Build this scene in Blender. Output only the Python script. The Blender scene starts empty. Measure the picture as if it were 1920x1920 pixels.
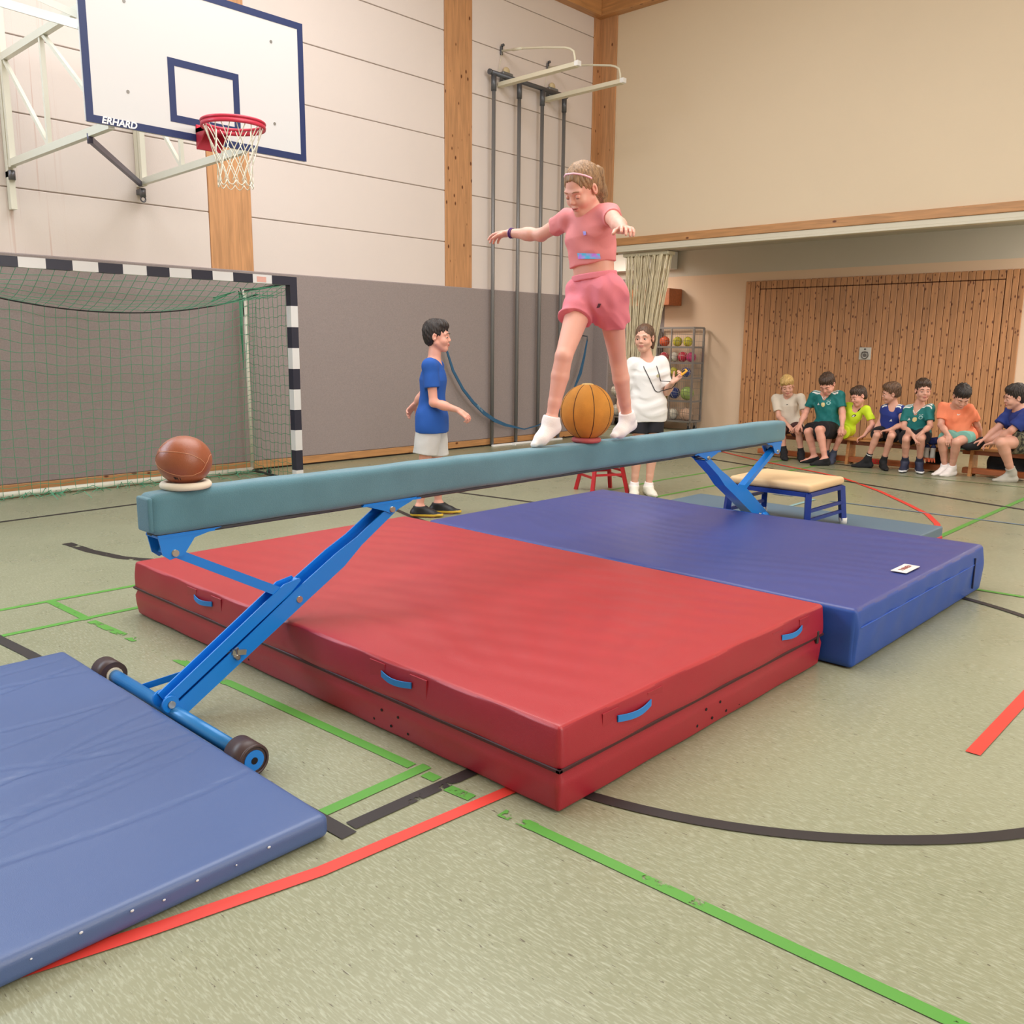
import bpy, bmesh, math, random
import numpy as np
from mathutils import Vector, Matrix, Euler
random.seed(7); np.random.seed(7)
C = bpy.context.scene; COL = C.collection
PI = math.pi

# ---------------------------------------------------------------- camera
cam = bpy.data.cameras.new('camera'); cam.sensor_width = 36.0; cam.lens = 30.88
cam.clip_start = 0.05; cam.clip_end = 200
camo = bpy.data.objects.new('camera', cam); COL.objects.link(camo)
YAW, PITCH, ROLL = -0.753160, 0.185391, 0.0100706
_F = Vector((math.sin(YAW)*math.cos(PITCH), math.cos(YAW)*math.cos(PITCH), -math.sin(PITCH)))
_R = Vector((math.cos(YAW), -math.sin(YAW), 0)); _U = _R.cross(_F)
_c, _s = math.cos(ROLL), math.sin(ROLL)
_R2 = _R*_c+_U*_s; _U2 = _U*_c-_R*_s
camo.matrix_world = Matrix(((_R2.x, _U2.x, -_F.x, 0), (_R2.y, _U2.y, -_F.y, 0), (_R2.z, _U2.z, -_F.z, 1.42), (0, 0, 0, 1)))
C.camera = camo

# ---------------------------------------------------------------- world, light, exposure
w = bpy.data.worlds.new('world'); C.world = w; w.use_nodes = True
w.node_tree.nodes['Background'].inputs[0].default_value = (0.80, 0.90, 1.0, 1)
w.node_tree.nodes['Background'].inputs[1].default_value = 1.0
C.view_settings.view_transform = 'Standard'; C.view_settings.look = 'None'
C.view_settings.gamma = 1.0; C.view_settings.use_curve_mapping = False
C.view_settings.exposure = 0.30
C.cycles.max_bounces = 8; C.cycles.diffuse_bounces = 5; C.cycles.glossy_bounces = 4
C.cycles.use_denoising = True
C.cycles.sample_clamp_indirect = 4.0

def area_light(name, loc, direction, sx, sy, power, color):
    l = bpy.data.lights.new(name, 'AREA'); l.shape = 'RECTANGLE'; l.size = sx; l.size_y = sy
    l.energy = power; l.color = color
    o = bpy.data.objects.new(name, l); COL.objects.link(o); o.location = loc
    o.rotation_euler = Vector(direction).to_track_quat('-Z', 'Y').to_euler()
    return o
# daylight through the high window band of the far end wall, the window band behind the camera and the roof lights
area_light('end_window_light', (14.7, 4.0, 4.9), (-1, 0, -0.06), 9.0, 2.0, 780, (1.0, 0.975, 0.94))
area_light('left_window_light', (-8.85, -1.35, 4.75), (1, 0.12, -0.25), 7.0, 2.9, 560, (0.66, 0.83, 1.0))
area_light('roof_light', (-4.2, 4.2, 6.75), (0, 0, -1), 6.5, 5.5, 430, (1.0, 1.0, 1.0))
area_light('roof_light', (5.0, 3.0, 6.75), (0, 0, -1), 7.0, 6.0, 380, (1.0, 1.0, 1.0))
for _x in (-9.6, -1.9, 1.2, 4.3): area_light('recess_fill_light', (_x, 12.1, 3.0), (-0.25, 0.1, -1), 1.2, 0.5, 55, (1.0, 0.93, 0.84))  # unseen fill lights added to brighten the recess beyond its one ceiling lamp

# ---------------------------------------------------------------- materials
def lin(c):
    c = c/255.0
    return c/12.92 if c <= 0.04045 else ((c+0.055)/1.055)**2.4
def rgb(t): return (lin(t[0]), lin(t[1]), lin(t[2]), 1)
MATS = {}
def mat(name, col, rough=0.6, metal=0.0, var=0.0, vscale=8.0, bump=0.0, bscale=60.0, spec=None, coat=0.0, sheen=0.0, stretch=None, rnd=0.0, world=False):
    """plain procedural surface: colour, broken by noise, with fine relief"""
    if name in MATS: return MATS[name]
    m = bpy.data.materials.new(name); m.use_nodes = True
    nt = m.node_tree; b = nt.nodes['Principled BSDF']; L = nt.links
    b.inputs['Base Color'].default_value = rgb(col); b.inputs['Roughness'].default_value = rough
    b.inputs['Metallic'].default_value = metal
    if spec is not None: b.inputs['Specular IOR Level'].default_value = spec
    if coat: b.inputs['Coat Weight'].default_value = coat
    if sheen: b.inputs['Sheen Weight'].default_value = sheen; b.inputs['Sheen Roughness'].default_value = 0.5
    if world: tc = nt.nodes.new('ShaderNodeNewGeometry').outputs['Position']
    else: tc = nt.nodes.new('ShaderNodeTexCoord').outputs['Object']
    if stretch:
        mp = nt.nodes.new('ShaderNodeMapping'); mp.inputs['Scale'].default_value = stretch
        L.new(tc, mp.inputs[0]); tc = mp.outputs[0]
    if var or rnd:
        n = nt.nodes.new('ShaderNodeTexNoise'); n.inputs['Scale'].default_value = vscale; n.inputs['Detail'].default_value = 4
        L.new(tc, n.inputs['Vector'])
        hsv = nt.nodes.new('ShaderNodeHueSaturation'); hsv.inputs['Color'].default_value = rgb(col)
        mr = nt.nodes.new('ShaderNodeMapRange'); mr.inputs[1].default_value = 0.25; mr.inputs[2].default_value = 0.75
        mr.inputs[3].default_value = 1-var; mr.inputs[4].default_value = 1+var
        L.new(n.outputs['Fac'], mr.inputs[0])
        v = mr.outputs[0]
        if rnd:
            oi = nt.nodes.new('ShaderNodeObjectInfo'); ma = nt.nodes.new('ShaderNodeMath'); ma.operation = 'MULTIPLY_ADD'
            ma.inputs[1].default_value = rnd*2; ma.inputs[2].default_value = 1-rnd; L.new(oi.outputs['Random'], ma.inputs[0])
            m2 = nt.nodes.new('ShaderNodeMath'); m2.operation = 'MULTIPLY'; L.new(ma.outputs[0], m2.inputs[0]); L.new(v, m2.inputs[1]); v = m2.outputs[0]
        L.new(v, hsv.inputs['Value']); L.new(hsv.outputs[0], b.inputs['Base Color'])
    if bump:
        n2 = nt.nodes.new('ShaderNodeTexNoise'); n2.inputs['Scale'].default_value = bscale; n2.inputs['Detail'].default_value = 3
        L.new(tc, n2.inputs['Vector'])
        bp = nt.nodes.new('ShaderNodeBump'); bp.inputs['Strength'].default_value = bump; bp.inputs['Distance'].default_value = 0.01
        L.new(n2.outputs['Fac'], bp.inputs['Height']); L.new(bp.outputs[0], b.inputs['Normal'])
    MATS[name] = m
    return m

def wood(name, base, dark, axis='Z', knots=6.0, rough=0.5, rnd=0.08, ksize=0.13, dens=1.0):
    """pine: grain stretched along AXIS, dark knots, per-board tone"""
    if name in MATS: return MATS[name]
    m = bpy.data.materials.new(name); m.use_nodes = True
    nt = m.node_tree; b = nt.nodes['Principled BSDF']; L = nt.links
    b.inputs['Roughness'].default_value = rough
    pos = nt.nodes.new('ShaderNodeNewGeometry').outputs['Position']
    mp = nt.nodes.new('ShaderNodeMapping'); L.new(pos, mp.inputs[0])
    sc = {'X': (1, 14, 14), 'Y': (14, 1, 14), 'Z': (14, 14, 1)}[axis]
    mp.inputs['Scale'].default_value = sc
    oi = nt.nodes.new('ShaderNodeObjectInfo')
    cx = nt.nodes.new('ShaderNodeCombineXYZ')
    mu = nt.nodes.new('ShaderNodeMath'); mu.operation = 'MULTIPLY'; mu.inputs[1].default_value = 40
    L.new(oi.outputs['Random'], mu.inputs[0])
    for i in range(3): L.new(mu.outputs[0], cx.inputs[i])
    L.new(cx.outputs[0], mp.inputs['Location'])
    n = nt.nodes.new('ShaderNodeTexNoise'); n.inputs['Scale'].default_value = 2.2; n.inputs['Detail'].default_value = 6; n.inputs['Distortion'].default_value = 0.6
    L.new(mp.outputs[0], n.inputs['Vector'])
    cr = nt.nodes.new('ShaderNodeValToRGB'); L.new(n.outputs['Fac'], cr.inputs[0])
    cr.color_ramp.elements[0].position = 0.32; cr.color_ramp.elements[0].color = rgb([base[i]*0.86 for i in range(3)])
    cr.color_ramp.elements[1].position = 0.66; cr.color_ramp.elements[1].color = rgb(base)
    mp2 = nt.nodes.new('ShaderNodeMapping'); L.new(pos, mp2.inputs[0]); L.new(cx.outputs[0], mp2.inputs['Location'])
    sc2 = {'X': (.55, 1, 1), 'Y': (1, .55, 1), 'Z': (1, 1, .55)}[axis]
    mp2.inputs['Scale'].default_value = sc2
    vo = nt.nodes.new('ShaderNodeTexVoronoi'); vo.inputs['Scale'].default_value = knots
    L.new(mp2.outputs[0], vo.inputs['Vector'])
    kr = nt.nodes.new('ShaderNodeValToRGB'); L.new(vo.outputs['Distance'], kr.inputs[0])
    kr.color_ramp.elements[0].position = ksize*0.55; kr.color_ramp.elements[0].color = (1, 1, 1, 1)
    kr.color_ramp.elements[1].position = ksize; kr.color_ramp.elements[1].color = (0, 0, 0, 1)
    sel = nt.nodes.new('ShaderNodeMath'); sel.operation = 'LESS_THAN'; sel.inputs[1].default_value = dens
    sep = nt.nodes.new('ShaderNodeSeparateColor'); L.new(vo.outputs['Color'], sep.inputs[0]); L.new(sep.outputs[0], sel.inputs[0])
    mk = nt.nodes.new('ShaderNodeMath'); mk.operation = 'MULTIPLY'; L.new(kr.outputs[0], mk.inputs[0]); L.new(sel.outputs[0], mk.inputs[1])
    mx = nt.nodes.new('ShaderNodeMix'); mx.data_type = 'RGBA'
    L.new(mk.outputs[0], mx.inputs[0]); L.new(cr.outputs[0], mx.inputs[6]); mx.inputs[7].default_value = rgb(dark)
    hs = nt.nodes.new('ShaderNodeHueSaturation'); L.new(mx.outputs[2], hs.inputs['Color'])
    ma = nt.nodes.new('ShaderNodeMath'); ma.operation = 'MULTIPLY_ADD'; ma.inputs[1].default_value = rnd*2; ma.inputs[2].default_value = 1-rnd
    L.new(oi.outputs['Random'], ma.inputs[0]); L.new(ma.outputs[0], hs.inputs['Value'])
    L.new(hs.outputs[0], b.inputs['Base Color'])
    MATS[name] = m
    return m

def worn(name, col, amount, floorcol):
    """old floor tape, rubbed through to the floor covering in patches"""
    if name in MATS: return MATS[name]
    m = bpy.data.materials.new(name); m.use_nodes = True
    nt = m.node_tree; b = nt.nodes['Principled BSDF']; L = nt.links
    b.inputs['Roughness'].default_value = 0.5; b.inputs['Base Color'].default_value = rgb(col)
    pos = nt.nodes.new('ShaderNodeNewGeometry').outputs['Position']
    n = nt.nodes.new('ShaderNodeTexNoise'); n.inputs['Scale'].default_value = 5.5; n.inputs['Detail'].default_value = 8; n.inputs['Roughness'].default_value = 0.7
    L.new(pos, n.inputs['Vector'])
    cr = nt.nodes.new('ShaderNodeValToRGB'); L.new(n.outputs['Fac'], cr.inputs[0])
    cr.color_ramp.elements[0].position = amount-0.015; cr.color_ramp.elements[0].color = (0, 0, 0, 1)
    cr.color_ramp.elements[1].position = amount+0.015; cr.color_ramp.elements[1].color = (1, 1, 1, 1)
    L.new(cr.outputs[0], b.inputs['Alpha'])
    MATS[name] = m
    return m

# ---------------------------------------------------------------- mesh helpers
ORG = {}
class MB:
    def __init__(s): s.v = []; s.f = []; s.m = []; s.sm = []
    def raw(s, vs, fs, mi=0, smooth=False):
        o = len(s.v); s.v += [tuple(v) for v in vs]
        for f in fs: s.f.append(tuple(i+o for i in f)); s.m.append(mi); s.sm.append(smooth)
        return s
    def box(s, a, b, mi=0, M=None):
        x0, y0, z0 = a; x1, y1, z1 = b
        vs = [Vector(p) for p in ((x0, y0, z0), (x1, y0, z0), (x1, y1, z0), (x0, y1, z0), (x0, y0, z1), (x1, y0, z1), (x1, y1, z1), (x0, y1, z1))]
        if M is not None: vs = [M @ v for v in vs]
        return s.raw(vs, [(0, 3, 2, 1), (4, 5, 6, 7), (0, 1, 5, 4), (1, 2, 6, 5), (2, 3, 7, 6), (3, 0, 4, 7)], mi)
    def bbox(s, a, b, r=0.004, mi=0, M=None):
        """box with chamfered vertical and horizontal edges"""
        x0, y0, z0 = a; x1, y1, z1 = b
        def ring(x0, y0, x1, y1, z, r): return [(x0+r, y0, z), (x1-r, y0, z), (x1, y0+r, z), (x1, y1-r, z), (x1-r, y1, z), (x0+r, y1, z), (x0, y1-r, z), (x0, y0+r, z)]
        vs = ring(x0+r, y0+r, x1-r, y1-r, z0, r)+ring(x0, y0, x1, y1, z0+r, r)+ring(x0, y0, x1, y1, z1-r, r)+ring(x0+r, y0+r, x1-r, y1-r, z1, r)
        vs = [Vector(v) for v in vs]
        if M is not None: vs = [M @ v for v in vs]
        fs = [tuple(range(7, -1, -1)), tuple(range(24, 32))]
        for k in range(3):
            for i in range(8): j = (i+1) % 8; fs.append((k*8+i, k*8+j, k*8+8+j, k*8+8+i))
        return s.raw(vs, fs, mi)
    def bar(s, p, q, wx, wz, mi=0, up=(0, 0, 1)):
        """square bar between two points"""
        p = Vector(p); q = Vector(q); d = (q-p); L = d.length; d.normalize()
        u = Vector(up); sd = d.cross(u)
        if sd.length < 1e-4: sd = d.cross(Vector((1, 0, 0)))
        sd.normalize(); u = sd.cross(d)
        M = Matrix.Translation(p) @ Matrix((sd, d, u)).transposed().to_4x4()
        return s.box((-wx/2, 0, -wz/2), (wx/2, L, wz/2), mi, M)
    def tube(s, pts, r, n=8, mi=0, closed=False, caps=True):
        pts = [Vector(p) for p in pts]; N = len(pts)
        rr = r if isinstance(r, (list, tuple)) else [r]*N
        T = []
        for i in range(N):
            a = pts[i-1] if (i > 0 or closed) else pts[i]; b = pts[(i+1) % N] if (i < N-1 or closed) else pts[i]
            T.append((b-a).normalized())
        ref = Vector((0, 0, 1)) if abs(T[0].z) < 0.9 else Vector((1, 0, 0))
        u = T[0].cross(ref).normalized(); vs = []
        for i in range(N):
            u = (u-T[i]*u.dot(T[i]))
            if u.length < 1e-6: u = T[i].orthogonal()
            u.normalize(); v = T[i].cross(u)
            for k in range(n):
                a = 2*PI*k/n; vs.append(pts[i]+(u*math.cos(a)+v*math.sin(a))*rr[i])
        fs = []
        for i in range(N-1 if not closed else N):
            j = (i+1) % N
            for k in range(n): l = (k+1) % n; fs.append((i*n+k, i*n+l, j*n+l, j*n+k))
        s.raw(vs, fs, mi, n > 4)
        if caps and not closed:
            o = len(s.v)-len(vs)
            s.f.append(tuple(o+k for k in range(n-1, -1, -1))); s.m.append(mi); s.sm.append(False)
            s.f.append(tuple(o+(N-1)*n+k for k in range(n))); s.m.append(mi); s.sm.append(False)
        return s
    def cyl(s, p, q, r, n=16, mi=0): return s.tube([p, q], r, n, mi)
    def sph(s, c, r, nu=20, nv=12, mi=0, fn=None, M=None):
        c = Vector(c); rr = Vector(r) if hasattr(r, '__len__') else Vector((r, r, r)); vs = []
        for j in range(nv+1):
            th = PI*j/nv
            for i in range(nu):
                ph = 2*PI*i/nu; d = Vector((math.sin(th)*math.cos(ph), math.sin(th)*math.sin(ph), math.cos(th)))
                k = fn(th, ph) if fn else 1.0
                v = Vector((d.x*rr.x*k, d.y*rr.y*k, d.z*rr.z*k))
                if M is not None: v = M @ v
                vs.append(c+v)
        fs = []
        for j in range(nv):
            for i in range(nu):
                a = j*nu+i; b = j*nu+(i+1) % nu; fs.append((a, a+nu, b+nu, b))
        return s.raw(vs, fs, mi, True)
    def prism(s, poly, z0, z1, M=None, mi=0):
        """polygon (x, y) extruded in local z"""
        n = len(poly); vs = [Vector((x, y, z0)) for x, y in poly]+[Vector((x, y, z1)) for x, y in poly]
        if M is not None: vs = [M @ v for v in vs]
        fs = [tuple(range(n-1, -1, -1)), tuple(range(n, 2*n))]+[(i, (i+1) % n, n+(i+1) % n, n+i) for i in range(n)]
        return s.raw(vs, fs, mi)
    def torus(s, c, R, r, n=40, k=10, mi=0, nrm=(0, 0, 1), sz=1.0):
        q = Vector(nrm).to_track_quat('Z', 'Y'); c = Vector(c); vs = []
        for i in range(n):
            a = 2*PI*i/n
            for j in range(k):
                b = 2*PI*j/k
                vs.append(c+q @ Vector(((R+r*math.cos(b))*math.cos(a), (R+r*math.cos(b))*math.sin(a), r*sz*math.sin(b))))
        fs = [(i*k+j, ((i+1) % n)*k+j, ((i+1) % n)*k+(j+1) % k, i*k+(j+1) % k) for i in range(n) for j in range(k)]
        return s.raw(vs, fs, mi, True)
    def rbox(s, a, b, r, res, fn=None, mi=0, M=None):
        """soft box: subdivided, rounded edges, optional displacement fn(p, n) -> p"""
        a = Vector(a); b = Vector(b); d = b-a; N = [max(2, int(round(d[i]/res))) for i in range(3)]
        for i in range(3): N[i] = max(N[i], 4)
        def coords(i):
            n = N[i]; base = [r*0.0, r*0.3, r*0.65, r]; inner = [r+(d[i]-2*r)*k/n for k in range(1, n)]
            return base+inner+[d[i]-x for x in reversed(base)]
        cs = [coords(i) for i in range(3)]
        idx = {}; vs = []; fs = []
        def vid(i, j, k):
            key = (i, j, k)
            if key in idx: return idx[key]
            p = Vector((cs[0][i], cs[1][j], cs[2][k]))
            q = Vector([min(max(p[t], r), d[t]-r) for t in range(3)]); n = (p-q)
            n = n.normalized() if n.length > 1e-9 else Vector((0, 0, 1))
            p2 = a+q+n*r
            if fn: p2 = fn(p2, n)
            if M is not None: p2 = M @ p2
            idx[key] = len(vs); vs.append(p2); return idx[key]
        n0, n1, n2 = (len(c)-1 for c in cs)
        for j in range(n1):
            for k in range(n2):
                fs.append((vid(0, j, k), vid(0, j, k+1), vid(0, j+1, k+1), vid(0, j+1, k)))
                fs.append((vid(n0, j, k), vid(n0, j+1, k), vid(n0, j+1, k+1), vid(n0, j, k+1)))
        for i in range(n0):
            for k in range(n2):
                fs.append((vid(i, 0, k), vid(i+1, 0, k), vid(i+1, 0, k+1), vid(i, 0, k+1)))
                fs.append((vid(i, n1, k), vid(i, n1, k+1), vid(i+1, n1, k+1), vid(i+1, n1, k)))
        for i in range(n0):
            for j in range(n1):
                fs.append((vid(i, j, 0), vid(i, j+1, 0), vid(i+1, j+1, 0), vid(i+1, j, 0)))
                fs.append((vid(i, j, n2), vid(i+1, j, n2), vid(i+1, j+1, n2), vid(i, j+1, n2)))
        return s.raw(vs, fs, mi, True)
    def build(s, name, mats, parent=None, origin=None):
        me = bpy.data.meshes.new(name)
        if origin is None:
            xs = [v[0] for v in s.v]; ys = [v[1] for v in s.v]; zs = [v[2] for v in s.v]
            origin = ((min(xs)+max(xs))/2, (min(ys)+max(ys))/2, min(zs))
        o_ = Vector(origin)
        me.from_pydata([tuple(Vector(v)-o_) for v in s.v], [], s.f)
        if not isinstance(mats, (list, tuple)): mats = [mats]
        for m in mats: me.materials.append(m)
        me.polygons.foreach_set('material_index', s.m); me.polygons.foreach_set('use_smooth', s.sm); me.update()
        o = bpy.data.objects.new(name, me); COL.objects.link(o)
        place(o, o_, parent)
        return o
def place(o, origin, parent=None):
    origin = Vector(origin); ORG[o.name] = origin
    if parent is not None: o.parent = parent; o.location = origin-ORG[parent.name]
    else: o.location = origin
def thing(name, label, cat, loc=(0, 0, 0), group=None):
    o = bpy.data.objects.new(name, None); COL.objects.link(o); o.location = loc; ORG[o.name] = Vector(loc)
    o.empty_display_size = 0.1; o['label'] = label; o['category'] = cat
    if group: o['group'] = group
    return o
def tag(o, label, cat, group=None):
    o['label'] = label; o['category'] = cat
    if group: o['group'] = group
    return o
def struct(o): o['kind'] = 'structure'; return o
def stuff(o): o['kind'] = 'stuff'; return o
def text_mb(body, size, M, depth=0.001, shear=0.0, fat=0.0, warp=None):
    """lettering as a mesh; M places the local xy plane"""
    cu = bpy.data.curves.new('lettering', 'FONT'); cu.body = body; cu.size = size; cu.extrude = depth; cu.shear = shear; cu.offset = fat
    cu.align_x = 'CENTER'; cu.align_y = 'CENTER'; cu.resolution_u = 3
    o = bpy.data.objects.new('lettering', cu); COL.objects.link(o)
    dg = bpy.context.evaluated_depsgraph_get(); me = bpy.data.meshes.new_from_object(o.evaluated_get(dg))
    mb = MB(); vs = [v.co.copy() for v in me.vertices]
    if warp: vs = [warp(v) for v in vs]
    mb.raw([M @ v for v in vs], [tuple(p.vertices) for p in me.polygons])
    bpy.data.objects.remove(o); bpy.data.meshes.remove(me)
    return mb
def frame(x, y, z, o=(0, 0, 0)):
    return Matrix.Translation(Vector(o)) @ Matrix((Vector(x), Vector(y), Vector(z))).transposed().to_4x4()
# ================================================================ SETTING
XW, YC, YB = -9.04, 11.5, 13.7
def floor_material():
    m = bpy.data.materials.new('floor_linoleum'); m.use_nodes = True
    nt = m.node_tree; b = nt.nodes['Principled BSDF']; L = nt.links; N = nt.nodes.new
    pos = N('ShaderNodeNewGeometry').outputs['Position']
    def noise(scale, st, det=4, dist=0.0, rot=0.03, rgh=0.55):
        mp = N('ShaderNodeMapping'); mp.inputs['Scale'].default_value = st; mp.inputs['Rotation'].default_value = (0, 0, -rot); L.new(pos, mp.inputs[0])
        n = N('ShaderNodeTexNoise'); n.inputs['Scale'].default_value = scale; n.inputs['Detail'].default_value = det; n.inputs['Distortion'].default_value = dist; n.inputs['Roughness'].default_value = rgh
        L.new(mp.outputs[0], n.inputs['Vector']); return n.outputs['Fac']
    def ramp(fac, p0, c0, p1, c1):
        r = N('ShaderNodeValToRGB'); L.new(fac, r.inputs[0]); e = r.color_ramp.elements
        e[0].position = p0; e[0].color = c0; e[1].position = p1; e[1].color = c1; return r.outputs[0]
    def mix(f, a, c, typ='MIX'):
        x = N('ShaderNodeMix'); x.data_type = 'RGBA'; x.blend_type = typ
        if isinstance(f, float): x.inputs[0].default_value = f
        else: L.new(f, x.inputs[0])
        for s, v in ((6, a), (7, c)):
            if isinstance(v, tuple): x.inputs[s].default_value = v
            else: L.new(v, x.inputs[s])
        return x.outputs[2]
    big = ramp(noise(0.9, (1, 1, 1), 3), 0.35, rgb((137, 139, 112)), 0.65, rgb((145, 146, 119)))
    streak = noise(7, (4.5, 24, 1), 6, 0.4)
    c = mix(ramp(streak, 0.48, (0, 0, 0, 1), 0.72, (.9, .9, .9, 1)), big, rgb((172, 174, 152)))
    streak2 = noise(9, (3.2, 17, 1), 6, 0.5, rgh=0.65)
    c = mix(ramp(streak2, 0.62, (0, 0, 0, 1), 0.72, (.7, .7, .7, 1)), c, rgb((100, 100, 80)))
    specks = noise(11, (2.4, 11, 1), 4, 0.4)
    c = mix(ramp(specks, 0.665, (0, 0, 0, 1), 0.70, (.9, .9, .9, 1)), c, rgb((86, 78, 62)))
    L.new(c, b.inputs['Base Color'])
    rr = ramp(noise(3, (1, 1, 1), 4), 0.3, (0.25, 0.25, 0.25, 1), 0.7, (0.36, 0.36, 0.36, 1)); L.new(rr, b.inputs['Roughness'])
    b.inputs['Specular IOR Level'].default_value = 0.5
    return m
FLOOR = floor_material()
fl = struct(MB().box((-12.2, -6.2, -0.2), (15.2, 14.2, 0)).build('floor', FLOOR))

def wall_left_material():
    m = mat('wall_panel_paint', (220, 209, 204), 0.8, var=0.015, vscale=1.2, bump=0.12, bscale=110, world=True)
    nt = m.node_tree; L = nt.links; N = nt.nodes.new; b = nt.nodes['Principled BSDF']
    src = b.inputs['Base Color'].links[0].from_socket
    pos = N('ShaderNodeNewGeometry').outputs['Position']; sp = N('ShaderNodeSeparateXYZ'); L.new(pos, sp.inputs[0])
    # faint rust runs below a leak, between y = 2.85 and 3.45
    mp = N('ShaderNodeMapping'); mp.inputs['Scale'].default_value = (1, 22, 0.35); L.new(pos, mp.inputs[0])
    n = N('ShaderNodeTexNoise'); n.inputs['Scale'].default_value = 1.6; n.inputs['Detail'].default_value = 5; L.new(mp.outputs[0], n.inputs['Vector'])
    r = N('ShaderNodeMapRange'); r.inputs[1].default_value = 0.58; r.inputs[2].default_value = 0.68; L.new(n.outputs['Fac'], r.inputs[0])
    d = N('ShaderNodeMath'); d.operation = 'SUBTRACT'; L.new(sp.outputs['Y'], d.inputs[0]); d.inputs[1].default_value = 3.12
    a = N('ShaderNodeMath'); a.operation = 'ABSOLUTE'; L.new(d.outputs[0], a.inputs[0])
    k = N('ShaderNodeMapRange'); k.inputs[1].default_value = 0.12; k.inputs[2].default_value = 0.34; k.inputs[3].default_value = 0.55; k.inputs[4].default_value = 0; L.new(a.outputs[0], k.inputs[0])
    f = N('ShaderNodeMath'); f.operation = 'MULTIPLY'; L.new(r.outputs[0], f.inputs[0]); L.new(k.outputs[0], f.inputs[1])
    x = N('ShaderNodeMix'); x.data_type = 'RGBA'; L.new(f.outputs[0], x.inputs[0]); L.new(src, x.inputs[6]); x.inputs[7].default_value = rgb((196, 160, 148))
    L.new(x.outputs[2], b.inputs['Base Color'])
    return m
WP = wall_left_material()
BACKP = mat('joint_shadow_gap', (196, 184, 176), 0.9)
PAD = mat('grey_needle_felt', (150, 139, 138), 0.95, var=0.10, vscale=85, bump=0.35, bscale=160, world=True)
PINE = wood('pine_column', (206, 152, 106), (96, 48, 22), 'Z', 10.0, 0.5, 0.05, 0.17, 0.55)
PINEX = wood('pine_beam_across', (202, 148, 96), (104, 54, 26), 'X', 9.0, 0.45, 0.05, 0.17, 0.5)
PINEY = wood('pine_beam_along', (202, 148, 96), (104, 54, 26), 'Y', 9.0, 0.45, 0.05, 0.17, 0.5)
wl = struct(MB().box((XW-0.3, -6.2, 0), (XW-0.018, 11.5, 7.0)).build('wall_left', BACKP))
rows = [2.15, 2.80, 3.453, 4.106, 4.759, 5.412, 6.065, 6.72]
bays = [(-6.2, -2.2), (-2.2, 2.2), (2.2, 4.89), (5.39, 8.28), (8.77, 11.36)]
for y0, y1 in bays:
    for a, b_ in zip(rows[:-1], rows[1:]):
        if y1 < 3 and 3.2 < b_ < 6.5: continue
        MB().bbox((XW-0.02, y0+0.002, a+0.005), (XW+random.uniform(-0.0015, 0.0015), y1-0.002, b_-0.005), 0.005).build('panel', WP, wl)
for y0, y1 in ((4.89, 5.39), (8.28, 8.77)):
    struct(MB().bbox((XW-0.02, y0, 2.10), (XW+0.012, y1, 6.4), 0.004).build('trim_1', PINE))
# corner column and the eaves beams
struct(MB().bbox((XW-0.02, 11.36, 2.10), (XW+0.012, 11.50, 6.4), 0.003).build('trim_2', PINE))
struct(MB().bbox((XW-0.02, 11.49, 2.88), (-8.71, 11.7, 6.4), 0.004).build('trim_2', PINE))
struct(MB().bbox((XW-0.2, -6.2, 6.34), (XW+0.14, 11.36, 6.86), 0.006).build('trim_3', PINEY))
struct(MB().bbox((XW-0.2, 11.36, 6.34), (15.1, 11.72, 6.86), 0.006).build('trim_4', PINEX))
# the felt impact protection with its bottom rail
struct(MB().bbox((XW-0.02, -6.2, 0.105), (XW+0.035, 11.50, 2.222), 0.01).build('trim_5', PAD))
struct(MB().bbox((XW-0.01, 11.49, 0.105), (-8.70, 11.53, 2.30), 0.01).build('trim_5', PAD))
struct(MB().bbox((XW-0.02, -6.2, 0.02), (XW+0.04, 11.5, 0.105), 0.004).build('baseboard_left', PINEY))
struct(MB().box((XW-0.02, -6.2, 0.0), (XW+0.02, 11.5, 0.02)).build('baseboard_left', mat('gap_shade', (50, 38, 30), 0.9)))  # shadow gap under the baseboard, its shade given as a dark strip
# window band in the left wall, beyond the left edge of the picture
win = struct(MB().bbox((XW-0.06, -5.0, 3.16), (XW+0.02, 2.18, 3.24), 0.005).bbox((XW-0.06, -5.0, 6.30), (XW+0.02, 2.18, 6.36), 0.005).build('window_1', mat('window_frame_white', (226, 226, 224), 0.5)))
for _y in (-5.0, -3.2, -1.4, 0.38, 2.13): MB().bbox((XW-0.06, _y, 3.24), (XW+0.02, _y+0.05, 6.30), 0.005).build('mullion', MATS['window_frame_white'], win)
# right-hand (far) wall above the opening
WR = mat('far_wall_paint', (224, 206, 180), 0.85, var=0.015, vscale=1.0, bump=0.08, bscale=120, world=True)
struct(MB().box((-8.71, 11.52, 3.0), (15.1, 11.72, 7.0)).build('wall_back', WR))
struct(MB().bbox((-8.71, 11.47, 2.99), (15.1, 11.56, 3.102), 0.004).build('trim_6', PINEX))
TR = mat('white_rail', (214, 208, 190), 0.5)
tr = struct(MB().bbox((-8.71, 11.49, 2.925), (15.1, 11.6, 2.99), 0.003).bbox((-8.71, 11.475, 2.892), (15.1, 11.60, 2.925), 0.004).build('trim_7', TR))
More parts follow.
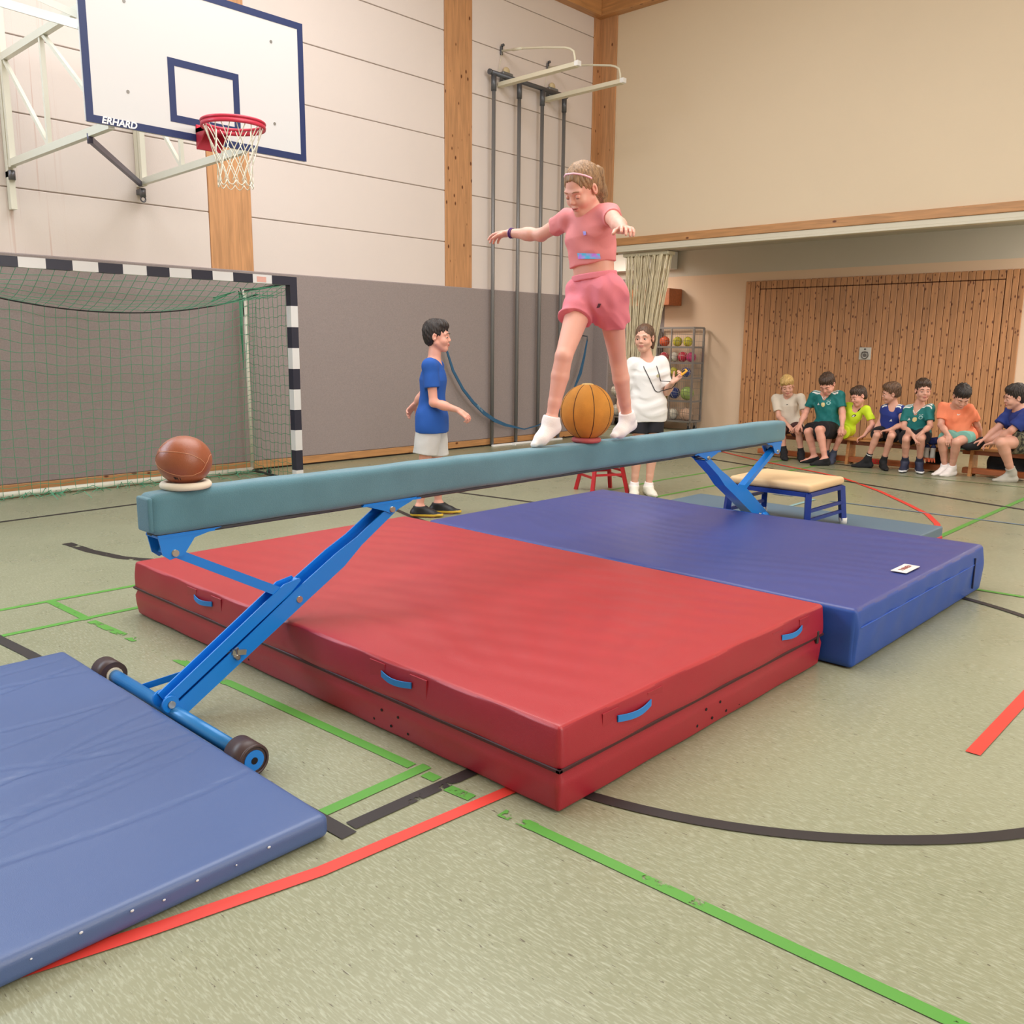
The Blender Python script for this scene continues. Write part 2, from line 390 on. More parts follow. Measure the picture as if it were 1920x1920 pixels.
# side recess: ceiling, walls
GREYW = mat('recess_grey_paint', (192, 187, 176), 0.85, var=0.015, vscale=1.5, world=True)
PINKW = mat('recess_pink_paint', (216, 190, 166), 0.85, var=0.015, vscale=1.2, world=True)
struct(MB().box((-12.0, 11.6, 3.11), (15.1, 14.2, 3.3)).build('ceiling', GREYW))
wb = MB().box((-9.12, YB, 0), (15.1, YB+0.3, 2.678), 0).box((-12.0, YB, 2.678), (15.1, YB+0.3, 3.12), 1)
struct(wb.build('wall_recess', [PINKW, GREYW]))
struct(MB().box((-12.0, YB+0.02, 0), (-9.12, YB+0.3, 2.68)).build('wall_recess', mat('recess_grey_panel', (142, 134, 134), 0.9)))
struct(MB().box((-12.2, 11.5, 0), (-11.9, YB+0.3, 3.3)).build('wall_recess', PINKW))
struct(MB().box((-12.0, 11.45, 0), (-9.05, 11.53, 3.3)).build('wall_recess', PINKW))
struct(MB().bbox((-11.9, YB-0.42, 2.17), (-8.76, YB-0.02, 2.455), 0.005).build('trim_8', wood('lintel_wood', (168, 92, 48), (84, 40, 20), 'X', 4, 0.5, 0.04, 0.1, 0.3)))
struct(MB().bbox((-11.9, YB-0.30, 2.80), (-8.88, YB-0.02, 3.10), 0.005).build('trim_9', mat('white_duct', (214, 212, 206), 0.6)))
# the rest of the hall, out of view
struct(MB().box((-12.2, -6.2, 6.86), (15.2, 14.2, 7.1)).build('ceiling', mat('ceiling_boards', (214, 190, 156), 0.8)))
struct(MB().box((15.0, -6.2, 0), (15.2, 14.2, 7.0)).build('wall_right', WR))
struct(MB().box((-9.3, -6.2, 0), (15.2, -6.0, 7.0)).build('wall_front', WR))

# ---- plank door in the recess
PLANK = wood('pine_plank', (190, 136, 92), (104, 58, 36), 'Z', 19.0, 0.5, 0.09, 0.27, 0.62)
door = struct(MB().box((-7.50, YB-0.012, 0.0), (-3.36, YB+0.02, 2.52)).build('door_1', mat('door_gap', (74, 40, 24), 0.9)))
PM = {}
def plank(x0, x1, z0, z1):
    wdt = round(x1-x0, 4); key = (wdt, round(z1-z0, 3))
    if key not in PM:
        o = MB().bbox((-wdt/2+0.0032, -0.016, z0), (wdt/2-0.0032, 0, z1), 0.005).build('plank', PLANK, origin=(0, 0, z0)); PM[key] = o.data
    else:
        o = bpy.data.objects.new('plank', PM[key]); COL.objects.link(o)
    place(o, ((x0+x1)/2, YB-0.012, z0), door)
nin = 38; pw = (7.255-3.593)/nin
for i in range(3): plank(-7.516+i*0.087, -7.516+(i+1)*0.087-(0.004 if i == 2 else 0), 0.02, 2.535)
for i in range(nin):
    x = -7.251+i*pw
    plank(x, x+pw-(0.003 if i == nin-1 else 0), 0.02, 2.398)
    plank(x, x+pw, 2.410, 2.535)
for i in range(3): plank(-3.586+i*0.081, -3.586+(i+1)*0.081, 0.02, 2.535)
hp = MB().bbox((-5.525, YB-0.034, 1.285), (-5.345, YB-0.027, 1.472), 0.003).build('handle_plate', mat('plate_grey', (196, 192, 182), 0.35, 0.3), door)
MB().torus((-5.435, YB-0.04, 1.355), 0.052, 0.008, 28, 6, 0, (0, 1, 0)).cyl((-5.435, YB-0.038, 1.355), (-5.435, YB-0.046, 1.355), 0.028, 16).build('recessed_grip', mat('grip_grey', (104, 98, 92), 0.4, 0.4), hp)
MB().cyl((-5.435, YB-0.034, 1.445), (-5.435, YB-0.05, 1.445), 0.012, 10).bar((-5.48, YB-0.04, 1.40), (-5.39, YB-0.04, 1.40), 0.008, 0.012).build('lock', mat('dark_iron', (50, 48, 50), 0.5), hp)

# ---- court lines (tape laid on the floor)
GREEN = mat('tape_green', (86, 150, 56), 0.55, var=0.05, vscale=5, world=True)
GREENW = worn('tape_green_worn', (86, 150, 56), 0.48, None)
GREENW2 = worn('tape_green_half_worn', (84, 148, 56), 0.40, None)
BLACK = mat('tape_black', (42, 36, 35), 0.55, var=0.08, vscale=6, world=True)
BLACKW = worn('tape_black_worn', (42, 36, 35), 0.42, None)
RED = mat('tape_red', (216, 62, 50), 0.5, var=0.04, vscale=5, world=True)
BLUE = mat('tape_blue', (96, 122, 146), 0.55)
BLUEL = mat('tape_pale_blue', (140, 176, 178), 0.55)
def line(pts, wd, m, z=0.0012):
    LZ[0] += 0.00012; z = LZ[0]
    pts = [Vector((p[0], p[1], 0)) for p in pts]; vs = []
    for i, p in enumerate(pts):
        a = pts[max(i-1, 0)]; b_ = pts[min(i+1, len(pts)-1)]; d = (b_-a).normalized(); n = Vector((-d.y, d.x, 0))*wd/2
        vs += [p+n+Vector((0, 0, z)), p-n+Vector((0, 0, z))]
    fs = [(2*i, 2*i+1, 2*i+3, 2*i+2) for i in range(len(pts)-1)]
    MB().raw(vs, fs).build('court_line', m, fl)
LZ = [0.0012]
def arc(cx, cy, r, a0, a1, n=60): return [(cx+r*math.cos(math.radians(a0+(a1-a0)*i/n)), cy+r*math.sin(math.radians(a0+(a1-a0)*i/n))) for i in range(n+1)]
line([(-7.70, -6), (-7.72, 2.23), (-7.79, 3.6), (-7.80, 11.3)], 0.05, BLACK)
line([(-6.56, 2.31), (-6.2, 2.33), (-5.86, 2.40), (-5.70, 2.48), (-5.2, 2.8)], 0.07, BLACKW)
line([(-6.35, 4.98), (-5.96, 4.86), (-5.64, 4.755), (-5.0, 4.6)], 0.05, BLACK)
line([(-6.9, 5.85), (-6.35, 5.89), (-5.46, 6.01), (-4.6, 6.1)], 0.05, BLACK)
line([(-5.12, -2), (-5.12, 1.4), (-5.10, 2.2), (-5.35, 8.1), (-5.22, 11.3)], 0.04, GREEN)
line([(-4.645, 1.30), (-4.65, 2.0), (-4.75, 7.2), (-4.68, 11.3)], 0.04, GREEN)
line([(-5.1, 1.686), (-4.62, 1.70)], 0.045, GREENW2, 0.0016)
line([(-4.58, 1.70), (-4.04, 1.735), (-3.30, 1.762)], 0.045, GREENW, 0.0016)
line([(-3.32, 1.765), (-2.165, 1.818)], 0.042, GREEN)
line([(-2.09, 1.812), (-2.03, 1.815)], 0.042, GREEN)
line([(-1.965, 1.80), (-1.86, 1.81)], 0.042, GREENW2)
line([(-1.73, 1.812), (-1.60, 1.82)], 0.045, GREENW)
line([(-1.62, 1.818), (-1.1, 1.838), (-0.43, 1.866), (3, 2.0)], 0.04, GREENW2)
line([(-2.124, 1.36), (-2.127, 1.855)], 0.045, GREEN)
line([(-2.14, 5.8), (-2.15, 7.3), (-2.17, 11.3)], 0.045, GREEN)
line([(-1.9, 5.67), (-1.217, 5.721), (3, 5.9)], 0.04, GREEN)
line([(-9.0, 1.03), (-4.589, 1.274), (-4.273, 1.30), (-1.96, 1.405)], 0.055, BLACK)
line([(-2.0, 1.44), (-1.985, 2.0)], 0.052, BLACKW)
line([(-2.14, -0.6), (-2.04, 0.504), (-1.96, 0.82), (-1.87, 1.243), (-1.81, 1.9), (-1.78, 2.2)], 0.048, RED)
line([(-0.80, 3.285), (-0.805, 4.2), (-0.81, 5.2)], 0.05, RED)
line(arc(-1.97, 3.78, 1.735, -90, 90), 0.05, BLACK)
line([(-6.8, 11.35), (-6.13, 10.92), (-5.36, 10.44), (-4.44, 10.0), (-4.05, 9.78), (-3.82, 9.57), (-3.35, 9.1), (-2.876, 8.524), (-2.55, 8.1), (-2.34, 7.7), (-2.2, 7.3), (-2.1, 6.8)], 0.05, RED)
line([(-6.9, 10.4), (-5.885, 10.144), (-4.516, 9.739), (-3.786, 9.497), (-2.0, 9.0), (1, 8.2)], 0.05, BLACK)
line([(-7.4, 11.3), (-6.265, 11.15), (-5.39, 11.03), (-4.2, 10.85)], 0.045, BLACK)
line([(-4.03, 8.11), (-3.83, 8.13)], 0.03, BLUE)
line([(-3.45, 8.13), (-1.8, 8.18), (3, 8.3)], 0.03, BLUE)
line([(-3.59, 7.2), (-3.60, 8.12)], 0.04, BLUEL)
line([(-4.6, 10.36), (-3.643, 10.426), (-2.525, 10.513), (1, 10.8)], 0.03, mat('tape_dull_green', (118, 140, 96), 0.6))

# ================================================================ HANDBALL GOAL
GB = mat('goal_black', (38, 40, 58), 0.4); GW = mat('goal_white', (222, 222, 224), 0.4)
WHT = mat('white_steel', (222, 220, 206), 0.4)
XG, YG, YG2 = -7.736, 5.063, 1.90
goal = thing('handball_goal', 'handball goal with black and white striped posts and a green net', 'goal', (XG-0.5, 3.5, 0))
def striped(name, axis, a, b, x, o, first, seg=0.205):
    mb = MB(); n = int(math.ceil(abs(b-a)/seg)); sg = 1 if b > a else -1
    for i in range(n):
        p = a+sg*seg*i; q = a+sg*min(seg*(i+1), abs(b-a)); lo, hi = min(p, q), max(p, q)
        if axis == 'z': mb.box((x-0.04, o-0.08, lo), (x+0.04, o, hi), (first+i) % 2)
        else: mb.box((x-0.04, lo, o-0.08), (x+0.04, hi, o), (first+i) % 2)
    return mb.build(name, [GB, GW], goal)
striped('post', 'z', 1.80, 0.0, XG, YG, 1)
striped('post', 'z', 1.80, 0.0, XG, YG2+0.08, 1)
MB().box((XG-0.04, YG-0.28, 2.0), (XG+0.04, YG, 2.08)).box((XG-0.04, YG-0.08, 1.80), (XG+0.04, YG, 2.0)).build('corner_piece', GB, goal)
MB().box((XG-0.04, YG2, 2.0), (XG+0.04, YG2+0.28, 2.08)).box((XG-0.04, YG2, 1.80), (XG+0.04, YG2+0.08, 2.0)).build('corner_piece', GB, goal)
striped('crossbar', 'y', YG-0.28, YG2+0.28, XG, 2.08, 1)
XR = -8.86
for y in (5.16, 1.88):
    MB().tube([(XR, y, 0.02), (XR, y, 2.0)], 0.019, 10).build('rear_pole', WHT, goal)
    MB().tube([(XR, y, 1.99), (XG-0.03, y-0.12 if y > 3 else y+0.06, 2.03)], 0.012, 8).build('net_arm', mat('dark_steel', (60, 62, 64), 0.4, 0.5), goal)
    MB().tube([(XR, y, 0.03), (XG, y-0.12 if y > 3 else y+0.06, 0.03)], 0.016, 8).build('ground_bar', mat('dark_steel', (60, 62, 64), 0.4, 0.5), goal)
MB().tube([(XR, 1.88, 0.035), (XR, 5.16, 0.035)], 0.03, 10).build('ground_bar', WHT, goal)
MB().sph((XR+0.25, 5.22, 0.03), 0.03, 12, 8).build('rubber_foot', mat('black_rubber', (30, 30, 32), 0.7), goal)
MB().tube([(XR+0.02, 5.10, 2.02), (XR+0.03, 5.12, 1.90), (XR+0.02, 5.13, 1.72)], 0.006, 5).build('cord_end', mat('black_rubber', (30, 30, 32), 0.7), goal)
NETG = mat('net_green', (74, 152, 118), 0.6)
def sag(y):
    t = (y-1.95)/(5.1-1.95); return 0.26*max(0, 4*t*(1-t))**0.9 if 0 < t < 1 else 0
XS = -8.58
net = MB()
def nl(pts, r=0.0026): net.tube(pts, r, 3, caps=False)
ny = 32; ys = [1.95+i*(5.06-1.95)/ny for i in range(ny+1)]
for i, y in enumerate(ys):   # roof of the net, then the hanging back
    jit = 0.012*math.sin(i*1.7)
    nl([(XG-0.04, y, 2.0)]+[(XG-0.04+(XS-XG+0.04)*t, y+jit*t+0.10*t*(1 if i % 2 else .8), 2.0-(0.06*math.sin(PI*t)+(0.03+sag(y))*t**1.2)) for t in (.25, .5, .75, 1)])
    pts = []
    for k in range(9):
        t = k/8.0; x = XS-0.20*t+0.03*math.sin(3*t+i*.3); z = (1.97-sag(y))*(1-t)+0.03*t
        pts.append((x, y+0.08+0.03*math.sin(i*1.3+4*t)*t, z))
    nl(pts)
for k in range(1, 9):
    t = k/8.0
    nl([(XG-0.04+(XS-XG+0.04)*t, y+0.08*t, 2.0-(0.06*math.sin(PI*t)+(0.03+sag(y))*t**1.2)+0.008*math.sin(y*9+k)) for y in ys])
for k in range(1, 21):
    t = k/20.0
    nl([(XS-0.20*t+0.02*math.sin(y*5+k), y+0.08, (1.97-sag(y))*(1-t)+0.03*t+0.012*math.sin(y*14+k)) for y in ys])
for k in range(12):   # side net
    t = k/11.0; x = XG-0.04+(XR-XG+0.04)*t
    nl([(x+0.012*math.sin(6*z+k), 5.03+0.12*t, z) for z in [0.02+i*1.96/10 for i in range(11)]])
for k in range(1, 20):
    z = 0.02+k*0.1
    nl([(XG-0.04+(XR-XG+0.04)*t, 5.03+0.12*t, z-0.03*math.sin(PI*t)+(0.012 if int(t*22) % 4 < 2 else 0)) for t in [i/22.0 for i in range(23)]])
for k in range(90):   # loose net lying on the floor and bunched at the corner
    y = random.uniform(0.9, 5.1); x = XR+random.uniform(0.05, 0.32)
    a = random.uniform(0, PI); l = random.uniform(.06, .16)
    nl([(x, y, 0.006+random.random()*.03), (x+l*math.cos(a), y+l*math.sin(a), 0.02+random.random()*.05), (x+l*1.6*math.cos(a), y+l*1.6*math.sin(a), 0.006)], 0.0035)
for k in range(14):
    o = random.uniform(-.03, .03)
    nl([(XS+0.05+o, 4.6, 1.86+o), (XS-.05, 4.95, 1.98), (XR+.02, 5.1+o, 1.95), (XR+.04+o, 5.08, 1.6), (XR+.02, 5.1, 1.1+o)], 0.0026)
    nl([(XG-0.1-k*.06, 5.0+o, 2.0), (XG-0.5, 5.03+o, 1.99+o*.4), (XR+.05, 5.12, 1.98)], 0.0028)
stuff(net.build('net', NETG, goal))
MB().tube([(XS+0.02, y+0.08, 1.965-sag(y)) for y in ys], 0.007, 6).build('top_cord', mat('black_rubber', (30, 30, 32), 0.7), goal)
MB().box((XG+0.04, 4.62, 2.01), (XG+0.0415, 4.72, 2.06)).build('sticker', mat('sticker_red', (222, 170, 160), 0.6), goal)

# ================================================================ BASKETBALL BOARD
XBD = -6.713
bb = thing('basketball_backboard', 'white basketball backboard with dark blue border on a white steel wall frame', 'basketball hoop', (-8.9, 3.6, 2.9))
BW = mat('board_white', (212, 212, 213), 0.4); NAVY = mat('board_blue', (32, 48, 96), 0.4)
y0, y1, z0, z1 = 2.735, 4.552, 2.957, 4.04
board = MB().bbox((XBD-0.03, y0, z0), (XBD, y1, z1), 0.008).build('board', BW, bb)
def rect_frame(ya, yb, za, zb, t, bot=None, x=XBD):
    bt = bot or t; mb = MB()
    mb.box((x, ya, za), (x+0.0025, yb, za+bt)).box((x, ya, zb-t), (x+0.0025, yb, zb)).box((x, ya, za+bt), (x+0.0025, ya+t, zb-t)).box((x, yb-t, za+bt), (x+0.0025, yb, zb-t)); return mb
rect_frame(y0, y1, z0, z1, 0.052).build('border', NAVY, board)
rect_frame(3.358, 3.942, 3.068, 3.52, 0.052).build('target_square', NAVY, board)
text_mb('ERHARD', 0.066, frame((0, 1, 0), (0, 0, 1), (1, 0, 0), (XBD+0.004, 2.965, 2.984)), 0.001, 0.25, 0.0020).build('lettering', mat('letter_white', (240, 240, 240), 0.5), board)
for y, z in ((3.046, 3.213), (4.249, 3.834), (4.255, 3.21), (3.06, 3.82)):
    MB().cyl((XBD, y, z), (XBD+0.003, y, z), 0.012, 10).build('bolt', mat('bolt_grey', (140, 138, 134), 0.4, 0.5), board)
REDM = mat('rim_red', (202, 52, 78), 0.35)
RY = 3.655
rim = MB().torus((XBD+0.385, RY, 3.05), 0.228, 0.011, 48, 10).build('rim', REDM, bb)
MB().bbox((XBD, RY-0.10, 2.90), (XBD+0.012, RY+0.10, 3.08), 0.004).box((XBD, RY-0.10, 3.02), (XBD+0.16, RY+0.10, 3.05)).prism([(0, 0), (0.16, 0.13), (0.16, 0.15), (0, 0.15)], -0.10, -0.09, frame((1, 0, 0), (0, 0, 1), (0, 1, 0), (XBD, RY, 2.90))).prism([(0, 0), (0.16, 0.13), (0.16, 0.15), (0, 0.15)], 0.09, 0.10, frame((1, 0, 0), (0, 0, 1), (0, 1, 0), (XBD, RY, 2.90))).build('bracket', REDM, rim)
apron = MB(); vs = []; n = 40
for i in range(n+1):
    a = math.radians(-200+220*i/n); rr = 0.232
    for zz, r2 in ((3.045, rr), (2.985, rr-0.004)): vs.append((XBD+0.385+r2*math.cos(a), RY+r2*math.sin(a), zz))
apron.raw(vs, [(2*i, 2*i+1, 2*i+3, 2*i+2) for i in range(n)], 0, True)
MB().torus((XBD+0.385, RY, 3.022), 0.230, 0.007, 48, 6, sz=2.6).build('reinforcing_ring', REDM, rim)
bn = MB(); K = 12
def rp(a, z):
    t = (3.04-z)/0.42; r = 0.225-(0.225-0.125)*min(1, t*1.35)**0.8+0.012*max(0, t-0.7)
    return (XBD+0.385+r*math.cos(a), RY+r*math.sin(a), z)
for s_ in (1, -1):
    for i in range(K):
        a0 = 2*PI*i/K; pts = []
        for j in range(15):
            t = j/14.0; tw = max(0, t-0.28)/0.72
            pts.append(rp(a0+s_*(PI/K)*(0.25+0.75*min(1, t/0.28))+s_*tw*PI/K*3.6, 3.04-0.42*t))
        bn.tube(pts, 0.0038, 5)
for i in range(K):
    a0 = 2*PI*(i+.6)/K
    bn.tube([rp(a0-.26, 2.625), rp(a0-.13, 2.60), rp(a0, 2.59), rp(a0+.13, 2.60), rp(a0+.26, 2.625)], 0.0035, 5)
stuff(bn.build('net', mat('net_white', (232, 228, 212), 0.7), rim))
SW = WHT
def arm_frame(yw, yb, top, name):
    """swing frame from the wall (XW) to the back of the board"""
    xw, xb = XW+0.09, XBD-0.05
    P = lambda t, z: (xw+(xb-xw)*t, yw+(yb-yw)*t, z)
    mb = MB()
    mb.bar(P(0, 2.99), P(1.0, 2.975), 0.045, 0.06).bar(P(0, 3.86), P(1.0, 3.84), 0.045, 0.06)
    mb.bar(P(0.02, 2.95), P(0.02, 4.9), 0.05, 0.05).bar(P(0.44, 2.98), P(0.44, 3.85), 0.035, 0.035)
    mb.bar(P(0.98, 2.95), P(0.98, 3.9), 0.04, 0.04)
    mb.bar(P(0.03, 3.84), P(0.44, 3.0), 0.03, 0.03).bar(P(0.46, 3.84), P(0.97, 3.02), 0.03, 0.03)
    mb.build(name, SW, bb)
    for zz in (2.90, 3.92):
        MB().cyl((xw, yw, zz-0.05), (xw, yw, zz+0.03), 0.03, 12).bar((XW, yw, zz), (xw, yw, zz), 0.05, 0.05).build('hinge', mat('zinc', (112, 112, 118), 0.35, 0.7), bb)
arm_frame(2.955, 2.93, 4.9, 'swing_frame'); arm_frame(4.143, 4.0, 4.9, 'swing_frame')
MB().bar((XW+0.05, 2.955, 2.6), (XW+0.05, 2.955, 5.4), 0.05, 0.07).build('wall_post', SW, bb)
MB().bar((XW+0.05, 4.143, 2.95), (XW+0.05, 4.143, 5.4), 0.05, 0.07).build('wall_post', SW, bb)
MB().bar((XW+0.1, 1.9, 4.35), (XBD-0.06, 2.77, 3.60), 0.045, 0.06).bar((XW+0.1, 1.5, 4.75), (XBD-0.06, 2.78, 3.66), 0.04, 0.045).build('stay', SW, bb)
MB().bar((-7.15, 2.93, 2.93), (XW+0.10, 4.12, 2.97), 0.035, 0.045).cyl((-7.15, 2.93, 2.97), (-7.15, 2.93, 2.90), 0.022, 10).build('brace', mat('brace_slate', (84, 82, 104), 0.4, 0.3), bb)
MB().torus((XW+0.09, 4.143, 2.83), 0.025, 0.008, 16, 6, 0, (1, 0, 0)).build('ring_bolt', mat('zinc', (112, 112, 118), 0.35, 0.7), bb)

# ================================================================ CLIMBING POLES
cp = thing('climbing_pole_rig', 'four grey steel climbing poles on the wall with white swing-out arms on top', 'climbing frame', (-8.93, 9.8, 0))
PIPE = mat('pole_grey', (122, 121, 122), 0.35, 0.25); PIPED = mat('pipe_fitting', (96, 98, 104), 0.45, 0.5)
CREAM = mat('arm_cream', (224, 218, 196), 0.45)
XP = -8.93; PY = (9.08, 9.59, 10.075, 10.56)
for y in PY:
    p = MB().cyl((XP, y, 0.03), (XP, y, 4.93), 0.027, 14).build('pole', PIPE, cp)
    MB().cyl((XP, y, 4.83), (XP, y, 5.03), 0.037, 14).build('sleeve', PIPED, p)
MB().cyl((XP, PY[0]-0.07, 5.055), (XP, PY[3]+0.06, 5.055), 0.031, 14).cyl((XP, PY[0]-0.09, 5.055), (XP, PY[0]-0.06, 5.055), 0.036, 14).build('top_pipe', PIPED, cp)
for y, sgn in ((9.27, 1), (10.235, 1)):
    a = MB().bbox((XP-0.08, y-0.03, 4.93), (-7.64, y+0.03, 4.985), 0.004).bbox((XP-0.08, y-0.045, 4.925), (-7.64, y+0.045, 4.933), 0.002).build('swing_arm', CREAM, cp)
    MB().tube([(XW+0.03, y+0.05, 5.40), (-8.6, y+0.03, 5.345), (-8.2, y+0.02, 5.27), (-7.84, y, 5.19), (-7.76, y, 5.16), (-7.70, y, 5.12), (-7.68, y, 5.05), (-7.67, y, 4.97)], 0.014, 8).build('stay_rod', CREAM, a)
    MB().tube([(-8.80, y+0.04, 5.37), (-8.62, y+0.03, 5.35)], 0.019, 8).build('turnbuckle', CREAM, a)
    MB().bbox((XW+0.01, y+0.03, 5.35), (XW+0.03, y+0.07, 5.46), 0.003).cyl((XW+0.03, y+0.05, 5.47), (XW+0.06, y+0.05, 5.47), 0.02, 8).build('wall_hook', PIPED, a)
    MB().box((-7.66, y-0.035, 4.93), (-7.60, y+0.035, 4.99)).build('end_stop', mat('letter_white', (240, 240, 240), 0.5), a)
    MB().bbox((XW+0.01, y+0.02, 5.0), (XP-0.02, y+0.22, 5.13), 0.01).build('wall_bracket', mat('galvanized', (120, 122, 124), 0.5, 0.4), cp)
    MB().sph((XW+0.04, y+0.13, 5.16), (0.03, 0.06, 0.05), 12, 8).build('roller', mat('roller_wood', (206, 188, 150), 0.6), cp)
    MB().tube([(XW+0.03, y+0.05, 5.38), (XW+0.03, y-0.02, 5.1)], 0.004, 5).build('tie', CREAM, cp)
MB().bbox((XP+0.02, PY[0]-0.03, 0.0), (XP+0.06, PY[3]+0.05, 0.028), 0.003).box((XP+0.06, PY[0]+0.36, 0.0), (XP+0.13, PY[0]+0.38, 0.02)).build('floor_bar', mat('letter_white', (240, 240, 240), 0.5), cp)
BAND = mat('band_blue', (44, 92, 128), 0.6, var=0.1, vscale=14)
pts = [(8.125, 1.42), (8.26, 1.10), (8.447, 0.843), (8.65, 0.65), (8.865, 0.494), (9.08, 0.38), (9.307, 0.302), (9.713, 0.216), (10.013, 0.254), (10.34, 0.36), (10.635, 0.536), (10.85, 0.76), (11.014, 1.025), (11.10, 1.28), (11.168, 1.549)]
wd = [.012, .02, .02, .022, .026, .026, .022, .008, .007, .007, .008, .012, .03, .02, .01]
mb = MB(); vs = []
for i, (y, z) in enumerate(pts):
    a = pts[max(i-1, 0)]; b_ = pts[min(i+1, len(pts)-1)]; d = Vector((0, b_[0]-a[0], b_[1]-a[1])).normalized(); n = Vector((0, -d.z, d.y))
    c = Vector((-8.87, y, z)); vs += [c+n*wd[i]+Vector((0.006, 0, 0)), c-n*wd[i]+Vector((0.006, 0, 0)), c-n*wd[i]-Vector((0.006, 0, 0)), c+n*wd[i]-Vector((0.006, 0, 0))]
fs = []
for i in range(len(pts)-1):
    for k in range(4): l = (k+1) % 4; fs.append((4*i+k, 4*i+l, 4*i+4+l, 4*i+4+k))
rope = mb.raw(vs, fs).build('hanging_band', BAND)
tag(rope, 'blue webbing band hanging in a deep loop across the climbing poles', 'band')
MB().tube([(XW+0.03, 11.17, 1.62), (-8.87, 11.168, 1.6), (-8.87, 11.168, 1.53)], 0.012, 6).build('hook', PIPED, rope)
MB().tube([(XW+0.03, 8.12, 1.45), (-8.87, 8.125, 1.41)], 0.01, 6).build('hook', PIPED, rope)
text_mb('SPIELTH', 0.04, frame((0, 0.72, -0.69), (0, 0.69, 0.72), (1, 0, 0), (-8.862, 8.77, 0.57)), 0.001).build('lettering', mat('band_print', (150, 176, 190), 0.6), rope)

# ================================================================ DIVIDING NET CURTAIN
cu = MB(); CURT = mat('curtain_cord', (228, 216, 186), 0.85, var=0.10, vscale=9, bump=0.6, bscale=90)
for k in range(190):
    u = (k+random.uniform(-.3, .3))/189.0; lay = random.uniform(-0.10, 0.10); ph = random.uniform(0, 6)
    pts = []; rr = []
    for j in range(29):
        t = j/28.0; z = 2.85-2.70*t
        xt = -8.49+0.79*u; xb = -8.42+0.48*u; kk = min(1, t*1.9)
        sw = 0.004*math.sin(ph+z*44) ; pts.append((xt+(xb-xt)*kk+sw+0.004*math.sin(z*7+ph), 11.66+lay+0.004*math.cos(z*38+ph), z)); rr.append(0.0062+0.0022*math.sin(z*76+ph))
    cu.tube(pts, rr, 4)
cu = stuff(cu.build('divider_curtain', CURT)); tag(cu, 'cream net dividing curtain gathered into a bunch beside the ball cages', 'curtain')
MB().bbox((-8.52, 11.56, 2.82), (-7.68, 11.76, 2.875), 0.01).build('heading', mat('curtain_heading', (196, 188, 164), 0.8), cu)

# lamp under the recess ceiling
lm = tag(MB().bbox((-3.42, 12.0, 3.03), (-2.9, 12.22, 3.11), 0.02).build('ceiling_lamp', mat('white_duct', (214, 212, 206), 0.6)), 'white ceiling light at the right end of the recess', 'lamp')
MB().tube([(-3.46, 12.02, 3.05), (-3.3, 11.98, 3.03), (-3.1, 11.98, 3.04), (-2.9, 11.99, 3.05)], 0.012, 6).build('cable', mat('black_rubber', (30, 30, 32), 0.7), lm)
# ================================================================ MATS
def fold(x, y, a, wl, ph=0.0): return math.sin((x*math.cos(a)+y*math.sin(a))*2*PI/wl+ph)
def n2(x, y, s=1.0):
    return (math.sin(x*2.1*s+1.3*math.sin(y*1.7*s))+math.sin(y*2.7*s+1.1*math.sin(x*2.3*s+.7)))*0.5
def vinyl(name, col, rough, bump=0.12, wear=None):
    m = mat(name, col, rough, var=0.035, vscale=2.2, bump=bump, bscale=420, world=True); return m
REDV = vinyl('red_vinyl', (172, 52, 58), 0.34); REDS = vinyl('red_vinyl_shaded', (154, 32, 48), 0.40)  # second red is the same vinyl with the sides' shade put into the colour
BLV = vinyl('blue_vinyl_top', (62, 72, 136), 0.33); BLS = vinyl('blue_vinyl_side', (34, 74, 156), 0.45)
STRAP = mat('strap_blue', (38, 122, 196), 0.6)
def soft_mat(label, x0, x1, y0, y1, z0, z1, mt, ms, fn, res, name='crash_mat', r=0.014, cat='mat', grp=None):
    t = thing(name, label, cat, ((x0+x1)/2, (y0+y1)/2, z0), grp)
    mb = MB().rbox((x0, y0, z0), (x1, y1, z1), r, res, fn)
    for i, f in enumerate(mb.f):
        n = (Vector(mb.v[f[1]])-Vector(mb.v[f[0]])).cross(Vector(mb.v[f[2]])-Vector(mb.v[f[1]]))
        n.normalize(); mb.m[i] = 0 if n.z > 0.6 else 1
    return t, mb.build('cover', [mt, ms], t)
def red_fn(p, n):
    x, y, z = p
    if n.z > 0.5:
        e = min(x+4.53, -1.60-x, y-1.93, 3.78-y); k = min(1, max(0, e/0.25))
        d = 0.006*n2(x, y, 1.6)*k-0.010*(1-k)*0
        cx, cy = x+1.62, y-1.93; rr = math.hypot(cx, cy); an = math.atan2(cy, -cx)
        d += 0.0030*math.sin(an*34+rr*2+1.5*math.sin(rr*3))*min(1, rr/0.8)*math.exp(-((rr-1.0)/0.9)**2)*k
        d += 0.0016*fold(x, y, 1.9, 0.16, 2*n2(x, y, 1.2))*k
        d -= 0.008*math.exp(-((x+3.1)**2+(y-2.9)**2)/0.5)
        p = p+Vector((0, 0, d))
    else:
        bul = 0.012*math.sin(PI*min(1, max(0, z/0.29)))*(0 if y > 3.7 and n.y > .5 else 1)*(1 if z < 0.135 or z > 0.155 else .1)
        p = p+Vector((n.x, n.y, 0))*(bul+0.002*math.sin(x*17+y*13+2*math.sin(z*20)))
    return p
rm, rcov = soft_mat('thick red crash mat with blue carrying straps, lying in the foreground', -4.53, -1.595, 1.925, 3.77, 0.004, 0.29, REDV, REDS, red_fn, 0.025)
DARKZ = mat('zip_dark', (62, 18, 24), 0.6)
zz = 0.150
